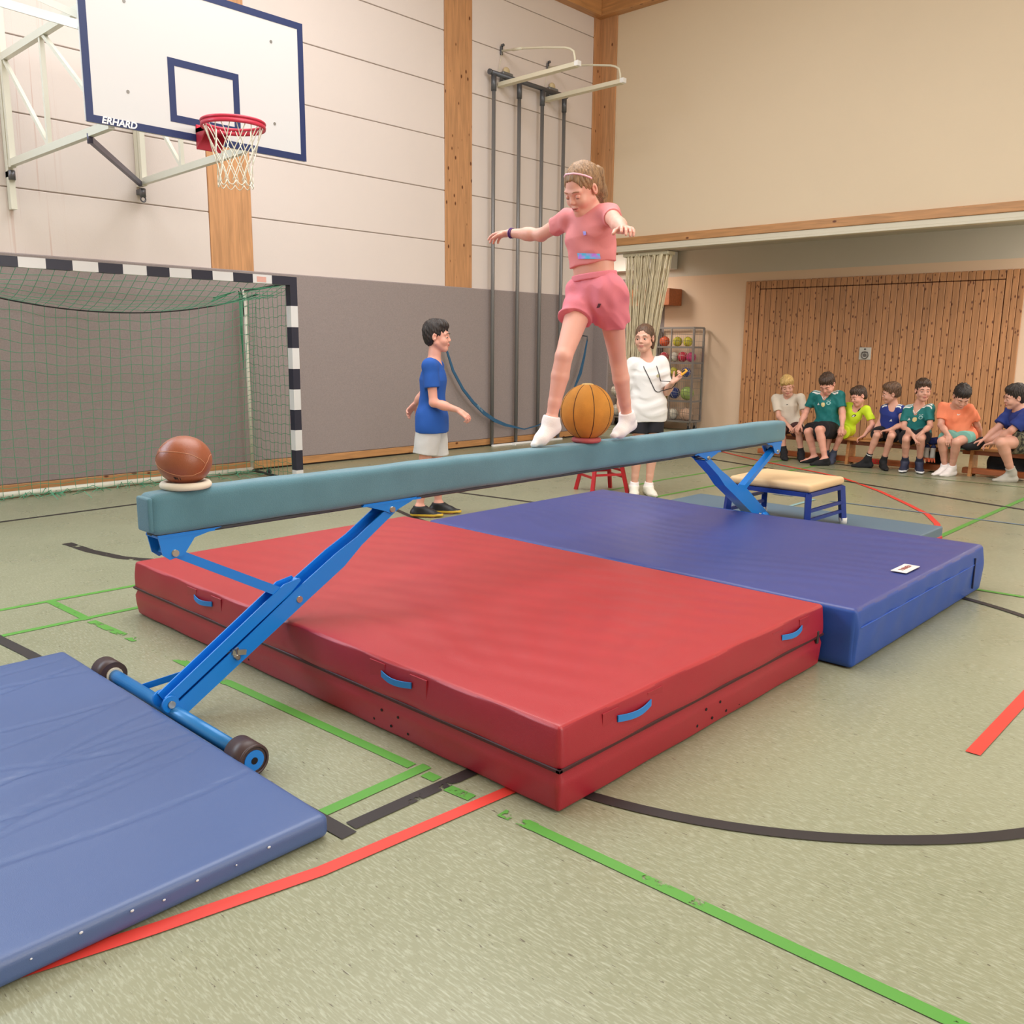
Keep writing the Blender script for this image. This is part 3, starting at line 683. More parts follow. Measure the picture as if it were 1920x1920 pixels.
MB().bbox((-4.541, 1.9105, zz-0.007), (-1.582, 1.928, zz+0.007), 0.003).bbox((-1.600, 1.9105, zz-0.007), (-1.582, 3.775, zz+0.007), 0.003).bbox((-4.541, 1.92, zz-0.006), (-4.525, 3.77, zz+0.006), 0.003).build('zip', DARKZ, rcov)
def strap(cx, cy, cz, L, ax, tilt, par, patch):
    """a flat carrying strap bowed out of the side of a mat; ax = 'x' (front) or 'y' (right side)"""
    mb = MB(); vs = []; n = 10
    for i in range(n+1):
        t = i/n; u = (t-0.5)*L; b_ = 0.014*math.sin(PI*t); dz = -0.006*math.sin(PI*t)+tilt*(t-.5)
        for (h, o) in ((0.0115, 0), (-0.0115, 0), (-0.0115, .004), (0.0115, .004)):
            if ax == 'x': vs.append((cx+u, cy-b_-o, cz+dz+h))
            else: vs.append((cx+b_+o, cy+u, cz+dz+h))
    fs = [(4*i+k, 4*i+(k+1) % 4, 4*i+4+(k+1) % 4, 4*i+4+k) for i in range(n) for k in range(4)]
    mb.raw(vs, fs, 0, False); s_ = mb.build('strap', STRAP, par)
    for sgn in (-1, 1):
        u = sgn*(L/2+0.03)
        if ax == 'x': MB().bbox((cx+u-0.045, cy+0.002, cz-0.038), (cx+u+0.045, cy+0.008, cz+0.038), 0.001).build('strap_patch', patch, par)
        else: MB().bbox((cx-0.008, cy+u-0.045, cz-0.038), (cx-0.002, cy+u+0.045, cz+0.038), 0.001).build('strap_patch', patch, par)
for x in (-3.78, -2.36): strap(x, 1.915, 0.235, 0.17, 'x', 0.0, rm, REDS)
for y in (2.30, 3.45): strap(-1.587, y, 0.232, 0.19, 'y', 0.0, rm, REDS)
HOLE = mat('hole_black', (20, 12, 14), 0.9)
for x, z in ((-2.402, .04), (-2.305, .04), (-2.218, .04), (-2.501, .04), (-2.355, .09), (-2.26, .09), (-2.45, .09), (-3.4, .04), (-3.48, .09)):
    yb = 1.925-0.012*math.sin(PI*z/0.29); MB().cyl((x, yb+.003, z), (x, yb-.0012, z), 0.0055, 8).build('air_hole', HOLE, rcov)
for y, z in ((2.768, .092), (2.869, .092), (2.976, .09), (2.716, .041), (2.824, .039), (2.928, .037), (3.029, .035)):
    xb = -1.595+0.012*math.sin(PI*z/0.29); MB().cyl((xb-.003, y, z), (xb+.0012, y, z), 0.006, 8).build('air_hole', HOLE, rcov)
MB().bbox((-1.590, 3.70, zz-0.03), (-1.577, 3.715, zz+0.03), 0.003).build('zip_slider', mat('dark_iron', (50, 48, 50), 0.5), rcov)

def blue_fn(p, n):
    x, y, z = p
    if n.z > 0.5:
        e = min(x+4.33, -1.46-x, 5.70-y, y-3.80); k = min(1, max(0, e/0.2))
        d = 0.007*n2(x+3, y+1, 1.5)*k
        d += 0.0022*fold(x, y, 1.75+0.15*n2(x, y), 0.17, 2.2*n2(x, y, 1.5))*k*(0.5+0.5*n2(x*1.3, y*1.3))
        d -= 0.018*math.exp(-((x+3.1)**2+(y-5.5)**2)/0.25)
        p = p+Vector((0, 0, d))
    else:
        bul = 0.012*math.sin(PI*min(1, max(0, z/0.28)))*(0 if y < 3.9 and n.y < -.5 else 1)
        p = p+Vector((n.x, n.y, 0))*(bul+0.004*math.sin(x*11+y*23+1.5*math.sin(z*18))*math.sin(PI*min(1, z/0.28)))
    return p
bm_, bcov = soft_mat('thick dark blue crash mat behind the red one, under the far end of the beam', -4.33, -1.455, 3.805, 5.70, 0.004, 0.285, BLV, BLS, blue_fn, 0.025, r=0.022)
SEAM = mat('seam_blue', (50, 92, 186), 0.5)
MB().bbox((-1.447, 3.84, 0.192), (-1.4405, 5.55, 0.197), 0.001).build('seam', SEAM, bcov)
MB().bbox((-1.447, 5.50, 0.05), (-1.438, 5.51, 0.235), 0.002).build('zip', mat('zip_navy', (20, 28, 66), 0.6), bcov)
lb = MB().bbox((-1.605, 4.61, 0.291), (-1.525, 4.81, 0.2945), 0.001).build('label', mat('label_white', (226, 222, 214), 0.5), bm_)
text_mb('TURNEN', 0.036, frame((0, 1, 0), (-1, 0, 0), (0, 0, 1), (-1.565, 4.71, 0.296)), 0.0004).build('lettering', mat('label_red', (150, 60, 56), 0.6), lb)

GRV = vinyl('grey_blue_vinyl', (76, 97, 144), 0.34, 0.10)
CRS = [(random.uniform(-4.2, -2.35), random.uniform(-0.35, 0.35), random.uniform(.5, 1), random.uniform(.3, 1.0), random.uniform(.9, 1.4), random.uniform(0, 6)) for _ in range(18)]
def thin_fn(p, n):
    x, y, z = p
    if n.z > 0.5:
        e = min(x+4.0, -2.0-x, y+0.4, 1.36-y); k = min(1, max(0, e/0.05)); d = 0.002*n2(x, y, 2)*k
        for (cx, sl, am, y_a, y_b, ph) in CRS:
            dx = x-(cx+sl*(y-0.6)+0.03*math.sin(y*5+ph))
            win = 1/(1+math.exp(-(y_b+0.25-y)*20))/(1+math.exp(-(y-y_a+0.5)*20))
            d -= am*0.0060*math.exp(-(dx/0.0075)**2)*win*k
            d += am*0.0016*math.exp(-((dx-0.02)/0.016)**2)*win*k
        p = p+Vector((0, 0, d))
    return p
tm = thing('gym_mat', 'thin grey-blue gym mat with creases, cut off by the left edge of the picture', 'mat', (-3.0, 0.5, 0))
tmb = MB()
# fine grid only on the top
T_ = MB().rbox((-4.0, -0.35, 0.003), (-1.995, 1.362, 0.075), 0.022, 0.011 if False else 0.014, thin_fn)
tmb.raw(T_.v, T_.f, 0, True); tcov = tmb.build('cover', GRV, tm)
WEAR = mat('worn_fleck', (206, 210, 220), 0.7)
for x, y, z in ((-1.992, 0.55, .05), (-1.993, 0.66, .058), (-1.992, 0.78, .055), (-1.992, 0.86, .045), (-1.993, 0.95, .056), (-1.992, 1.06, .05), (-1.993, 1.16, .058), (-2.003, 1.02, .066), (-2.004, 0.8, .067)):
    mb = MB(); k = random.randint(5, 7); rr = random.uniform(.0018, .004)
    mb.sph((x, y, z), (0.0025, rr*1.5, rr), 7, 4).build('worn_spot', WEAR, tcov)

BKM = vinyl('slate_mat', (92, 116, 134), 0.5)
bk, bkc = soft_mat('thin slate-blue mat lying behind the blue crash mat under the padded vault bench', -4.25, -2.11, 6.36, 7.10, 0.004, 0.10, BKM, BKM, None, 0.06, 'gym_mat', 0.012)
MB().bbox((-4.245, 6.365, 0.001), (-2.105, 7.095, 0.030), 0.006).build('base', mat('mat_base_red', (198, 60, 70), 0.6), bk)

# ================================================================ BALANCE BEAM
SUEDE = mat('suede_green_blue', (84, 126, 140), 0.95, var=0.10, vscale=5.5, bump=0.25, bscale=260, sheen=0.25)
BM = mat('enamel_blue', (22, 124, 214), 0.30); BMD = mat('enamel_blue_dark', (16, 74, 158), 0.4)
STEEL = mat('bolt_steel', (170, 168, 160), 0.3, 0.8)
beam = thing('balance_beam', 'long suede-covered blue-green balance beam on folding blue steel legs', 'balance beam', (-3.09, 3.8, 0))
ang = 0.0045
MBm = Matrix.Translation((-3.085, 1.36, 0)) @ Matrix.Rotation(ang, 4, 'Z')
def beam_fn(p, n):
    x, y, z = p
    k = 1-0.06*math.exp(-y/0.05)-0.06*math.exp(-(4.93-y)/0.05)
    d = 0.0015*math.sin(y*6+z*20)+0.001*math.sin(y*17+x*30)
    return Vector((x*k, y, 0.8175+(z-0.8175)*k))+n*d
body = MB().rbox((-0.062, 0.0, 0.740), (0.062, 4.93, 0.895), 0.027, 0.022, beam_fn, 0, MBm).build('padded_beam', SUEDE, beam)
MB().rbox((-0.050, -0.009, 0.752), (0.050, 0.012, 0.880), 0.010, 0.02, None, 0, MBm).build('end_cap', SUEDE, beam)
MB().bbox((-0.045, 0.02, 0.728), (0.045, 4.90, 0.744), 0.004, 0, MBm).build('underside_rail', mat('rail_dark', (52, 56, 62), 0.6), beam)
def leg_set(flip, zf=0.0):
    """trestle at one end; local y runs from the beam end inwards"""
    if flip: Mx = Matrix.Translation((-3.107, 6.27, 0)) @ Matrix.Rotation(PI, 4, 'Z')
    else: Mx = Matrix.Translation((-3.085, 1.36, 0))
    T = lambda p: Mx @ Vector(p)
    lg = MB()
    def chan(p, q, wdt, prof, th=0.006, floor_=True):
        """U channel: two cheeks with the height profile prof [(s, lo, hi)] joined by a web"""
        p = Vector(p); q = Vector(q); d = (q-p); L = d.length; d.normalize(); sd = Vector((1, 0, 0)); u = sd.cross(d)
        if u.z < 0: u = -u
        Ml = Mx @ frame(d, u, sd, p)
        poly = [(s*L, lo) for s, lo, hi in prof]+[(s*L, hi) for s, lo, hi in reversed(prof)]
        lg.prism(poly, -wdt/2, -wdt/2+th, Ml); lg.prism(poly, wdt/2-th, wdt/2, Ml)
        if floor_:
            vs = []; fs = []
            for s, lo, hi in prof: vs += [Ml @ Vector((s*L, lo, -wdt/2+th)), Ml @ Vector((s*L, lo, wdt/2-th)), Ml @ Vector((s*L, lo+th, wdt/2-th)), Ml @ Vector((s*L, lo+th, -wdt/2+th))]
            for i in range(len(prof)-1):
                for k in range(4): l = (k+1) % 4; fs.append((4*i+k, 4*i+l, 4*i+4+l, 4*i+4+k))
            lg.raw(vs, fs)
        return Ml, L
    # outer leg and inner sliding leg
    chan((0, 0.055, 0.055+zf), (0, 1.10, 0.705), 0.088, [(0, -.03, .03), (.30, -.035, .03), (.55, -.04, .035), (.72, -.045, .03), (.82, -.028, .018), (1.0, -.024, .018)])
    leg = lg.build('leg', BM, beam)
    lg = MB(); Ml, L = chan((0, 0.03, 0.095+zf), (0, 0.62, 0.46+zf*.4), 0.064, [(0, -.012, .03), (.9, -.012, .04), (1.0, 0, .012)])
    for t in (0, ):
        lg.cyl(Mx @ Vector((-0.046, 0.03, 0.095+zf)), Mx @ Vector((-0.034, 0.03, 0.095+zf)), 0.032, 18).cyl(Mx @ Vector((0.034, 0.03, 0.095+zf)), Mx @ Vector((0.046, 0.03, 0.095+zf)), 0.032, 18)
    inner = lg.build('height_slide', BM, leg)
    MB().cyl(T((0.046, 0.03, 0.095+zf)), T((0.054, 0.03, 0.095+zf)), 0.014, 12).cyl(T((-0.054, 0.03, 0.095+zf)), T((-0.046, 0.03, 0.095+zf)), 0.014, 12).build('pivot_bolt', STEEL, leg)
    # strut to the end of the beam
    s1 = Vector((0, 0.075, 0.672)); s2 = Vector((0, 0.60, 0.385))
    st = MB(); d = (s2-s1).normalized(); u = Vector((1, 0, 0)).cross(d); Ms = Mx @ frame(d, u, (1, 0, 0), s1)
    st.prism([(-.02, -.016), ((s2-s1).length, -.020), ((s2-s1).length, .020), (-.02, .016)], -0.026, 0.026, Ms)
    st.build('strut', BM, beam)
    MB().cyl(T((0.03, .60, .385)), T((0.05, .60, .385)), 0.014, 12).build('bolt', STEEL, leg)
    # brackets under the beam
    br = MB()
    for sx in (-0.047, 0.041):
        br.prism([(0.02, 0.740), (0.27, 0.740), (0.16, 0.715), (0.115, 0.655), (0.06, 0.645), (0.035, 0.665)], 0, 0.006, Mx @ frame((0, 1, 0), (0, 0, 1), (1, 0, 0), (sx, 0, 0)))
    br.box((-0.05, 0.02, 0.729), (0.05, 0.24, 0.737), 0, Mx)
    br.build('bracket', BM, beam)
    MB().cyl(T((-0.056, .08, .668)), T((0.056, .08, .668)), 0.013, 12).build('bolt', STEEL, beam)
    br = MB()
    for sx in (-0.052, 0.046):
        br.prism([(0.93, 0.742), (1.24, 0.742), (1.20, 0.725), (1.13, 0.70), (1.09, 0.682), (1.05, 0.70), (0.98, 0.722)], 0, 0.006, Mx @ frame((0, 1, 0), (0, 0, 1), (1, 0, 0), (sx, 0, 0)))
    br.box((-0.055, 0.93, 0.731), (0.055, 1.26, 0.738), 0, Mx)
    br.build('bracket', BM, beam)
    MB().cyl(T((-0.062, 1.09, .703)), T((0.062, 1.09, .703)), 0.013, 12).build('bolt', STEEL, beam)
    MB().cyl(T((-0.075, 0.30, 0.215)), T((0.065, 0.30, 0.215)), 0.009, 8).build('clamp_bolt', STEEL, beam)
    MB().sph(T((-0.085, 0.30, 0.215)), (0.02, 0.035, 0.022), 12, 8).bbox((-0.10, 0.26, 0.205), (-0.07, 0.36, 0.225), 0.006, 0, Mx).build('clamp_handle', BM, beam)
    MB().bar(T((0.05, 0.285, 0.235)), T((0.055, 0.34, 0.225)), 0.012, 0.02).bar(T((0.05, 0.31, 0.20)), T((0.055, 0.30, 0.25)), 0.01, 0.016).build('wing_nut', STEEL, beam)
    # cross tube with wheels
    MB().cyl(T((-0.52, 0.045, 0.057+zf)), T((0.50, 0.045, 0.057+zf)), 0.026, 18).build('foot_tube', mat('foot_tube_blue', (44, 124, 190), 0.28, 0.1), beam)
    MB().bar(T((-0.28, 0.05, 0.06+zf)), T((-0.04, 0.30, 0.175+zf)), 0.006, 0.025).build('brace', BM, beam)
    for sx in (-1, 1):
        a = sx*0.50; b_ = sx*0.60
        wh = MB().cyl(T((a, 0.045, 0.057+zf)), T((b_, 0.045, 0.057+zf)), 0.056, 28).build('wheel', mat('wheel_brown', (64, 46, 46), 0.45), beam)
        MB().torus(T((b_, 0.045, 0.057+zf)), 0.05, 0.006, 28, 6, 0, (1, 0, 0)).build('wheel_rim', mat('wheel_brown', (64, 46, 46), 0.45), wh)
        MB().cyl(T((b_-sx*0.002, 0.045, 0.057+zf)), T((b_+sx*0.003, 0.045, 0.057+zf)), 0.036, 20).build('hub', BM, wh)
        MB().cyl(T((b_+sx*0.002, 0.045, 0.057+zf)), T((b_+sx*0.005, 0.045, 0.057+zf)), 0.012, 14).build('axle_hole', HOLE, wh)
        MB().cyl(T((a-sx*0.010, 0.045, 0.057+zf)), T((a, 0.045, 0.057+zf)), 0.034, 20).build('washer', mat('washer_cream', (222, 214, 190), 0.5), wh)
leg_set(False); leg_set(True)

# ---- balls and rings on the beam
RB = (-3.085, 1.52)
t = tag(MB().torus((RB[0], RB[1], 0.895+0.0135), 0.077, 0.0155, 48, 14, sz=0.9).build('ring', mat('ring_cream', (226, 216, 198), 0.7, bump=0.1, bscale=200)), 'cream rubber throwing ring under the brown medicine ball', 'ring')
LEA = mat('leather_brown', (150, 84, 56), 0.36, var=0.13, vscale=16, bump=0.12, bscale=300)
bc = Vector((RB[0], RB[1], 0.895+0.103)); br_ = 0.0985
ball = thing('medicine_ball', 'small brown leather medicine ball on the cream ring at the near end of the beam', 'ball', (bc.x, bc.y, bc.z-br_))
MB().sph(bc, (br_, br_, br_*0.92), 40, 24).build('leather', LEA, ball)
def onball(u, v, k=1.0):
    """u, v in degrees on the side of the ball facing the camera"""
    to = (Vector((0, 0, 1.42))-bc).normalized(); side = Vector((0, 0, 1)).cross(to).normalized(); up = to.cross(side)
    a, b_ = math.radians(u), math.radians(v)
    d = to*math.cos(b_)*math.cos(a)+side*math.cos(b_)*math.sin(a)+up*math.sin(b_)
    return bc+Vector((d.x*br_, d.y*br_, d.z*br_*0.92))*k
ST = mat('seam_thread', (196, 138, 104), 0.6)
seams = [[(-88, 0), (-62, -16), (-36, -30), (-10, -38), (18, -38), (40, -28), (50, -8), (62, 8), (76, 12)], [(-64, 22), (-40, 22), (-15, 20), (12, 14), (34, 2), (47, -10)], [(-64, 22), (-75, 30), (-60, 48)], [(-88, 0), (-80, 12), (-64, 22)]]
for s_ in seams:
    pts = []
    for i in range(len(s_)-1):
        for k in range(6): t_ = k/6; pts.append(onball(s_[i][0]*(1-t_)+s_[i+1][0]*t_, s_[i][1]*(1-t_)+s_[i+1][1]*t_, 1.003))
    pts.append(onball(*s_[-1], 1.003)); MB().tube(pts, 0.0011, 5).build('seam', ST, ball)
tb = text_mb('1 kg', 0.021, Matrix.Identity(4), 0.0004, 0, 0.0007)
tb.v = [tuple(onball(-22+(-Vector(v).x)/br_*57.3, -46-(Vector(v).y)/br_*57.3, 1.006+Vector(v).z)) for v in tb.v]
tb.build('lettering', mat('ink_black', (26, 22, 26), 0.6), ball)
tag(MB().torus((-3.09, 3.905, 0.895+0.015), 0.066, 0.0185, 48, 12, sz=0.82).build('ring', mat('ring_red', (176, 84, 84), 0.6, bump=0.1, bscale=200)), 'red rubber throwing ring under the big ochre ball', 'ring')
yc = Vector((-3.09, 3.905, 1.068)); yr = 0.150; G = 8; off = 0.15
OCH = mat('suede_ochre', (196, 132, 50), 0.85, var=0.16, vscale=11, bump=0.2, bscale=220)
ball2 = thing('medicine_ball', 'big ochre suede medicine ball with dark seams standing on the balance beam', 'ball', (yc.x, yc.y, yc.z-yr))
MB().sph(yc, (yr, yr, yr*1.04), 96, 40, 0, lambda th, ph: 1+0.014*(abs(math.sin((ph-off)*G/2))**0.5)*math.sin(th)-0.014*math.sin(th)).build('panels', OCH, ball2)
for i in range(G):
    a = off+2*PI*i/G
    MB().tube([yc+Vector((yr*math.sin(th)*math.cos(a), yr*math.sin(th)*math.sin(a), yr*1.04*math.cos(th)))*0.988 for th in [0.12+k*(PI-0.24)/28 for k in range(29)]], 0.0026, 5).build('seam', mat('seam_dark', (70, 46, 26), 0.8), ball2)
MB().sph(yc+Vector((0, 0, yr*1.005)), (0.036, 0.036, 0.008), 20, 8).build('top_patch', mat('patch_tan', (212, 176, 112), 0.8), ball2)

# ================================================================ VAULT BENCH, STOOL
NB = mat('frame_navy', (22, 50, 132), 0.35)
vb = thing('vault_bench', 'low padded vault bench with beige top and blue steel legs on the slate mat', 'bench', (-3.05, 6.35, 0.1))
X0, X1, Y0, Y1 = -3.36, -2.73, 6.05, 6.62
def cush_fn(p, n):
    k = 0.0022*math.sin(p.x*9)*math.sin(p.y*7); return p+Vector((0, 0, k))
MB().rbox((X0-0.01, Y0-0.015, 0.405), (X1+0.02, Y1+0.015, 0.468), 0.026, 0.03, cush_fn).build('cushion', mat('cushion_beige', (222, 188, 144), 0.7, var=0.03, vscale=6, bump=0.1, bscale=200), vb)
MB().box((X0+.01, Y0+.01, 0.398), (X1-.01, Y1-.01, 0.41)).build('board', mat('board_dark', (110, 84, 62), 0.7), vb)
fr = MB()
for a, b_ in (((X0, Y0), (X1, Y0)), ((X1, Y0), (X1, Y1)), ((X1, Y1), (X0, Y1)), ((X0, Y1), (X0, Y0))): fr.bar((*a, 0.388), (*b_, 0.388), 0.035, 0.032)
fr.build('frame', NB, vb)
for (x, y, sx, sy) in ((X0, Y0, -1, -1), (X1, Y0, 1, -1), (X1, Y1, 1, 1), (X0, Y1, -1, 1)):
    lg_ = MB().bar((x, y, 0.395), (x+sx*0.02, y+sy*0.03, 0.125 if sy > 0 else 0.03), 0.042, 0.042).build('leg', NB, vb)
    MB().cyl((x+sx*0.022, y+sy*0.033, 0.1 if sy > 0 else 0.0), (x+sx*0.021, y+sy*0.032, 0.145 if sy > 0 else 0.045), 0.030, 14).build('rubber_cap', mat('rubber_white', (226, 224, 218), 0.6), lg_)
for x in (X0, X1):
    sx = 1 if x > -3 else -1
    for z in (0.20, 0.27): MB().bar((x+sx*.012, Y0-.02, z), (x+sx*.012, Y1+.02, z), 0.02, 0.024).build('rung', NB, vb)

RS = mat('stool_red', (176, 24, 34), 0.4)
sc = Vector((-5.33, 7.0, 0)); stl = thing('stool', 'red wooden stool partly hidden behind the beam', 'stool', (sc.x, sc.y, 0))
MB().cyl(sc+Vector((0, 0, 0.44)), sc+Vector((0, 0, 0.475)), 0.19, 28).build('seat', RS, stl)
fd = Vector((-0.684, 0.73, 0)); rd = Vector((0.73, 0.684, 0)); cs = []
for a, b_ in ((-1, -1), (1, -1), (1, 1), (-1, 1)):
    q = (rd*math.cos(0.35)+fd*math.sin(0.35))*a+(fd*math.cos(0.35)-rd*math.sin(0.35))*b_
    top = sc+q*0.115+Vector((0, 0, 0.45)); bot = sc+q*0.195; cs.append((top, bot))
    MB().bar(bot, top, 0.034, 0.034).build('leg', RS, stl)
for i in range(4):
    j = (i+1) % 4
    for t_ in ((0.36, 0.50) if i % 2 else (0.42,)):
        MB().bar(cs[i][1].lerp(cs[i][0], t_), cs[j][1].lerp(cs[j][0], t_), 0.016, 0.022).build('rung', RS, stl)

# ================================================================ BALL CAGES
CG = mat('cage_zinc', (140, 140, 142), 0.35, 0.6)
BALLC = [((214, 92, 52), 'orange'), ((206, 196, 60), 'yellow'), ((196, 40, 66), 'red'), ((220, 214, 200), 'white'), ((206, 52, 120), 'pink'), ((40, 60, 130), 'blue'), ((150, 176, 92), 'green'), ((204, 170, 146), 'beige')]
def cage(x0, x1, y0, y1, label):
    t = thing('ball_cage', label, 'ball cage', ((x0+x1)/2, (y0+y1)/2, 0), 'ball cages in the recess')
    zb, zt = 0.17, 1.78
    f = MB()
    for x in (x0, x1):
        for y in (y0, y1): f.bar((x, y, zb), (x, y, zt), 0.032, 0.032)
    for z in (zb, zt):
        for y in (y0, y1): f.bar((x0, y, z), (x1, y, z), 0.028, 0.028)
        for x in (x0, x1): f.bar((x, y0, z), (x, y1, z), 0.028, 0.028)
    f.bar(((x0+x1)/2, y0, zb), ((x0+x1)/2, y0, zt), 0.022, 0.022).box((x0, y0, zb-0.02), (x1, y1, zb+0.005))
    f.build('frame', CG, t)
    for z in (0.52, 0.92, 1.18, 1.45):
        s_ = MB().bar((x0, y0, z), (x1, y0, z), 0.02, 0.03).bar((x1, y0, z), (x1, y1, z), 0.02, 0.03)
        for k in range(9): yy = y0+0.05+k*(y1-y0-0.1)/8; s_.bar((x0, yy, z), (x1, yy, z), 0.004, 0.004)
        s_.build('shelf', CG, t)
    ms = MB()
    n = int((x1-x0)/0.04)
    for k in range(1, n): xx = x0+k*(x1-x0)/n; ms.tube([(xx, y0, zb), (xx, y0, zt)], 0.0022, 3, caps=False)
    for k in range(1, int((y1-y0)/0.04)): yy = y0+k*0.04; ms.tube([(x1, yy, zb), (x1, yy, zt)], 0.0022, 3, caps=False)
    for k in range(1, 14): z = zb+k*(zt-zb)/14; ms.tube([(x0, y0, z), (x1, y0, z), (x1, y1, z)], 0.0025, 3, caps=False)
    stuff(ms.build('wire_mesh', CG, t))
    for x in (x0+0.06, x1-0.06):
        for y in (y0+0.06, y1-0.06):
            w_ = MB().cyl((x-0.014, y, 0.045), (x+0.014, y, 0.045), 0.045, 16).build('caster', mat('black_rubber', (30, 30, 32), 0.7), t)
            MB().box((x-0.022, y-0.02, 0.05), (x-0.016, y+0.02, 0.16)).box((x+0.016, y-0.02, 0.05), (x+0.022, y+0.02, 0.16)).box((x-0.022, y-0.03, 0.14), (x+0.022, y+0.03, 0.16)).build('fork', CG, w_)
    return t
BALLM = {}
def cball(c, r, ci, where, grp, seams=True):
    col, cn = BALLC[ci]
    t = thing('ball', where, 'ball', (c[0], c[1], c[2]-r), grp)
    MB().sph(c, r, 18, 12).build('skin', mat('ball_'+cn, col, 0.5), t)
    if seams:
        s_ = MB()
        for nn in ((1, 0, 0.2), (0.2, 1, 0.1), (0, .3, 1)): s_.torus(c, r*1.0, 0.0025, 28, 4, 0, nn)
        s_.build('seam', mat('ball_seam_'+('dark' if ci not in (2, 5) else 'pale'), (70, 62, 58) if ci not in (2, 5) else (224, 220, 214), 0.6), t)
cage(-9.14, -8.24, 13.0+0.30, 13.62, 'grey wire ball cage on casters, right one of the pair behind the girl in white')
cage(-10.08, -9.18, 13.30, 13.62, 'grey wire ball cage on casters, left one, mostly hidden by the girl in white')
lay = [  # x, z, r, colour index, label
    (-8.98, 0.275, 0.10, 7, 'beige ball at the left of the bottom shelf in the right cage'), (-8.70, 0.275, 0.10, 3, 'white ball in the middle of the bottom shelf in the right cage'), (-8.42, 0.290, 0.115, 7, 'larger beige ball at the right of the bottom shelf in the right cage'),
    (-8.92, 0.63, 0.095, 1, 'yellow ball at the left of the shelf with the green ball'), (-8.68, 0.65, 0.10, 5, 'dark blue ball between the yellow and the green ball'), (-8.42, 0.655, 0.118, 6, 'pale green ball in the right cage'),
    (-8.95, 1.02, 0.085, 5, 'blue ball at the left of the middle shelf in the right cage'), (-8.72, 1.02, 0.085, 1, 'yellow ball in the middle of the middle shelf in the right cage'), (-8.46, 1.02, 0.085, 5, 'blue ball at the right of the middle shelf in the right cage'),
    (-8.93, 1.28, 0.085, 2, 'red ball at the left of the upper shelf in the right cage'), (-8.72, 1.28, 0.085, 3, 'white ball beside the red ball on the upper shelf in the right cage'), (-8.54, 1.285, 0.09, 2, 'crimson ball right of the white one on the upper shelf'), (-8.37, 1.28, 0.085, 4, 'pink ball at the right end of the upper shelf'),
    (-8.93, 1.55, 0.09, 0, 'orange ball at the left of the top shelf in the right cage'), (-8.66, 1.545, 0.085, 1, 'yellow ball in the middle of the top shelf in the right cage'), (-8.45, 1.545, 0.085, 1, 'yellow ball at the right of the top shelf in the right cage')]
for x, z, r, ci, lab in lay: cball((x, 13.45, z), r, ci, lab, 'balls in the right cage')
for x, z, r, ci, lab in ((-9.95, 0.28, 0.105, 3, 'white ball on the bottom of the left cage'), (-9.95, 0.64, 0.11, 3, 'white ball above another white one in the left cage'), (-9.70, 0.28, 0.105, 5, 'dark blue ball on the bottom of the left cage'), (-9.95, 1.02, 0.09, 5, 'dark blue ball on the third shelf of the left cage'), (-9.95, 1.28, 0.09, 2, 'red ball on the fourth shelf of the left cage')):
    cball((x, 13.45, z), r, ci, lab, 'balls in the left cage')

# ================================================================ GYM BENCHES
LB = wood('bench_wood', (206, 142, 84), (120, 66, 34), 'X', 3, 0.4, 0.05, 0.08, 0.15); LBR = wood('bench_rail_wood', (176, 98, 56), (110, 56, 30), 'X', 3, 0.35, 0.05, 0.08, 0.15)
BY0, BY1 = 10.99, 11.25
def gym_bench(x0, x1, label, legs):
    t = thing('gym_bench', label, 'bench', ((x0+x1)/2, 11.12, 0), 'long gym benches')
    MB().bbox((x0, BY0, 0.302), (x1, BY1, 0.330), 0.006).build('seat', LB, t)
    MB().bbox((x0, 11.09, 0.245), (x1, 11.15, 0.302), 0.004).build('spine', LBR, t)
    r_ = MB().bbox((x0+0.03, 11.03, 0.028), (x1-0.03, 11.13, 0.095), 0.006).build('bottom_rail', LBR, t)
    for x in legs:
        MB().prism([(-.12, 0), (-.07, 0), (-.05, .02), (.05, .02), (.07, 0), (.12, 0), (.09, .302), (-.09, .302)], -0.018, 0.018, frame((0, 1, 0), (0, 0, 1), (1, 0, 0), (x, 11.12, 0))).build('leg', LB, t)
    return t, r_
b1, rail = gym_bench(-5.78, -3.22, 'long wooden gym bench with a red-lettered rail, left one of the two', (-5.6, -4.5, -3.32))
text_mb('BENZ', 0.078, frame((1, 0, 0), (0, 0, 1), (0, -1, 0), (-4.10, 11.028, 0.062)), 0.001, 0, 0.0015).build('lettering', mat('letter_red', (206, 36, 40), 0.5), rail)
b2, _r = gym_bench(-3.17, -0.4, 'long wooden gym bench with black bags stored under it, right one of the two', (-3.05, -1.8, -0.5))
BAG = mat('bag_black', (24, 24, 27), 0.85, var=0.2, vscale=10, bump=0.4, bscale=60)
def bag(c, s, label):
    def fn(p, n): return p+n*(0.018*math.sin(p.x*21+p.z*13)+0.012*math.sin(p.z*31+p.y*17))
    t = thing('bag', label, 'bag', (c[0], c[1], c[2]-s[2]/2), 'black bags under the benches')
    MB().rbox((c[0]-s[0]/2, c[1]-s[1]/2, c[2]-s[2]/2), (c[0]+s[0]/2, c[1]+s[1]/2, c[2]+s[2]/2), 0.07, 0.025, fn).build('sack', BAG, t)
    MB().tube([(c[0]-.06, c[1]-s[1]/2-.01, c[2]+.05), (c[0]-.03, c[1]-s[1]/2-.035, c[2]-.01), (c[0]+.05, c[1]-s[1]/2-.03, c[2]), (c[0]+.08, c[1]-s[1]/2-.01, c[2]+.06)], 0.006, 6).build('strap', BAG, t)
bag((-3.46, 11.225, 0.16), (0.28, 0.12, 0.27), 'black bag under the left bench behind the white-socked feet')
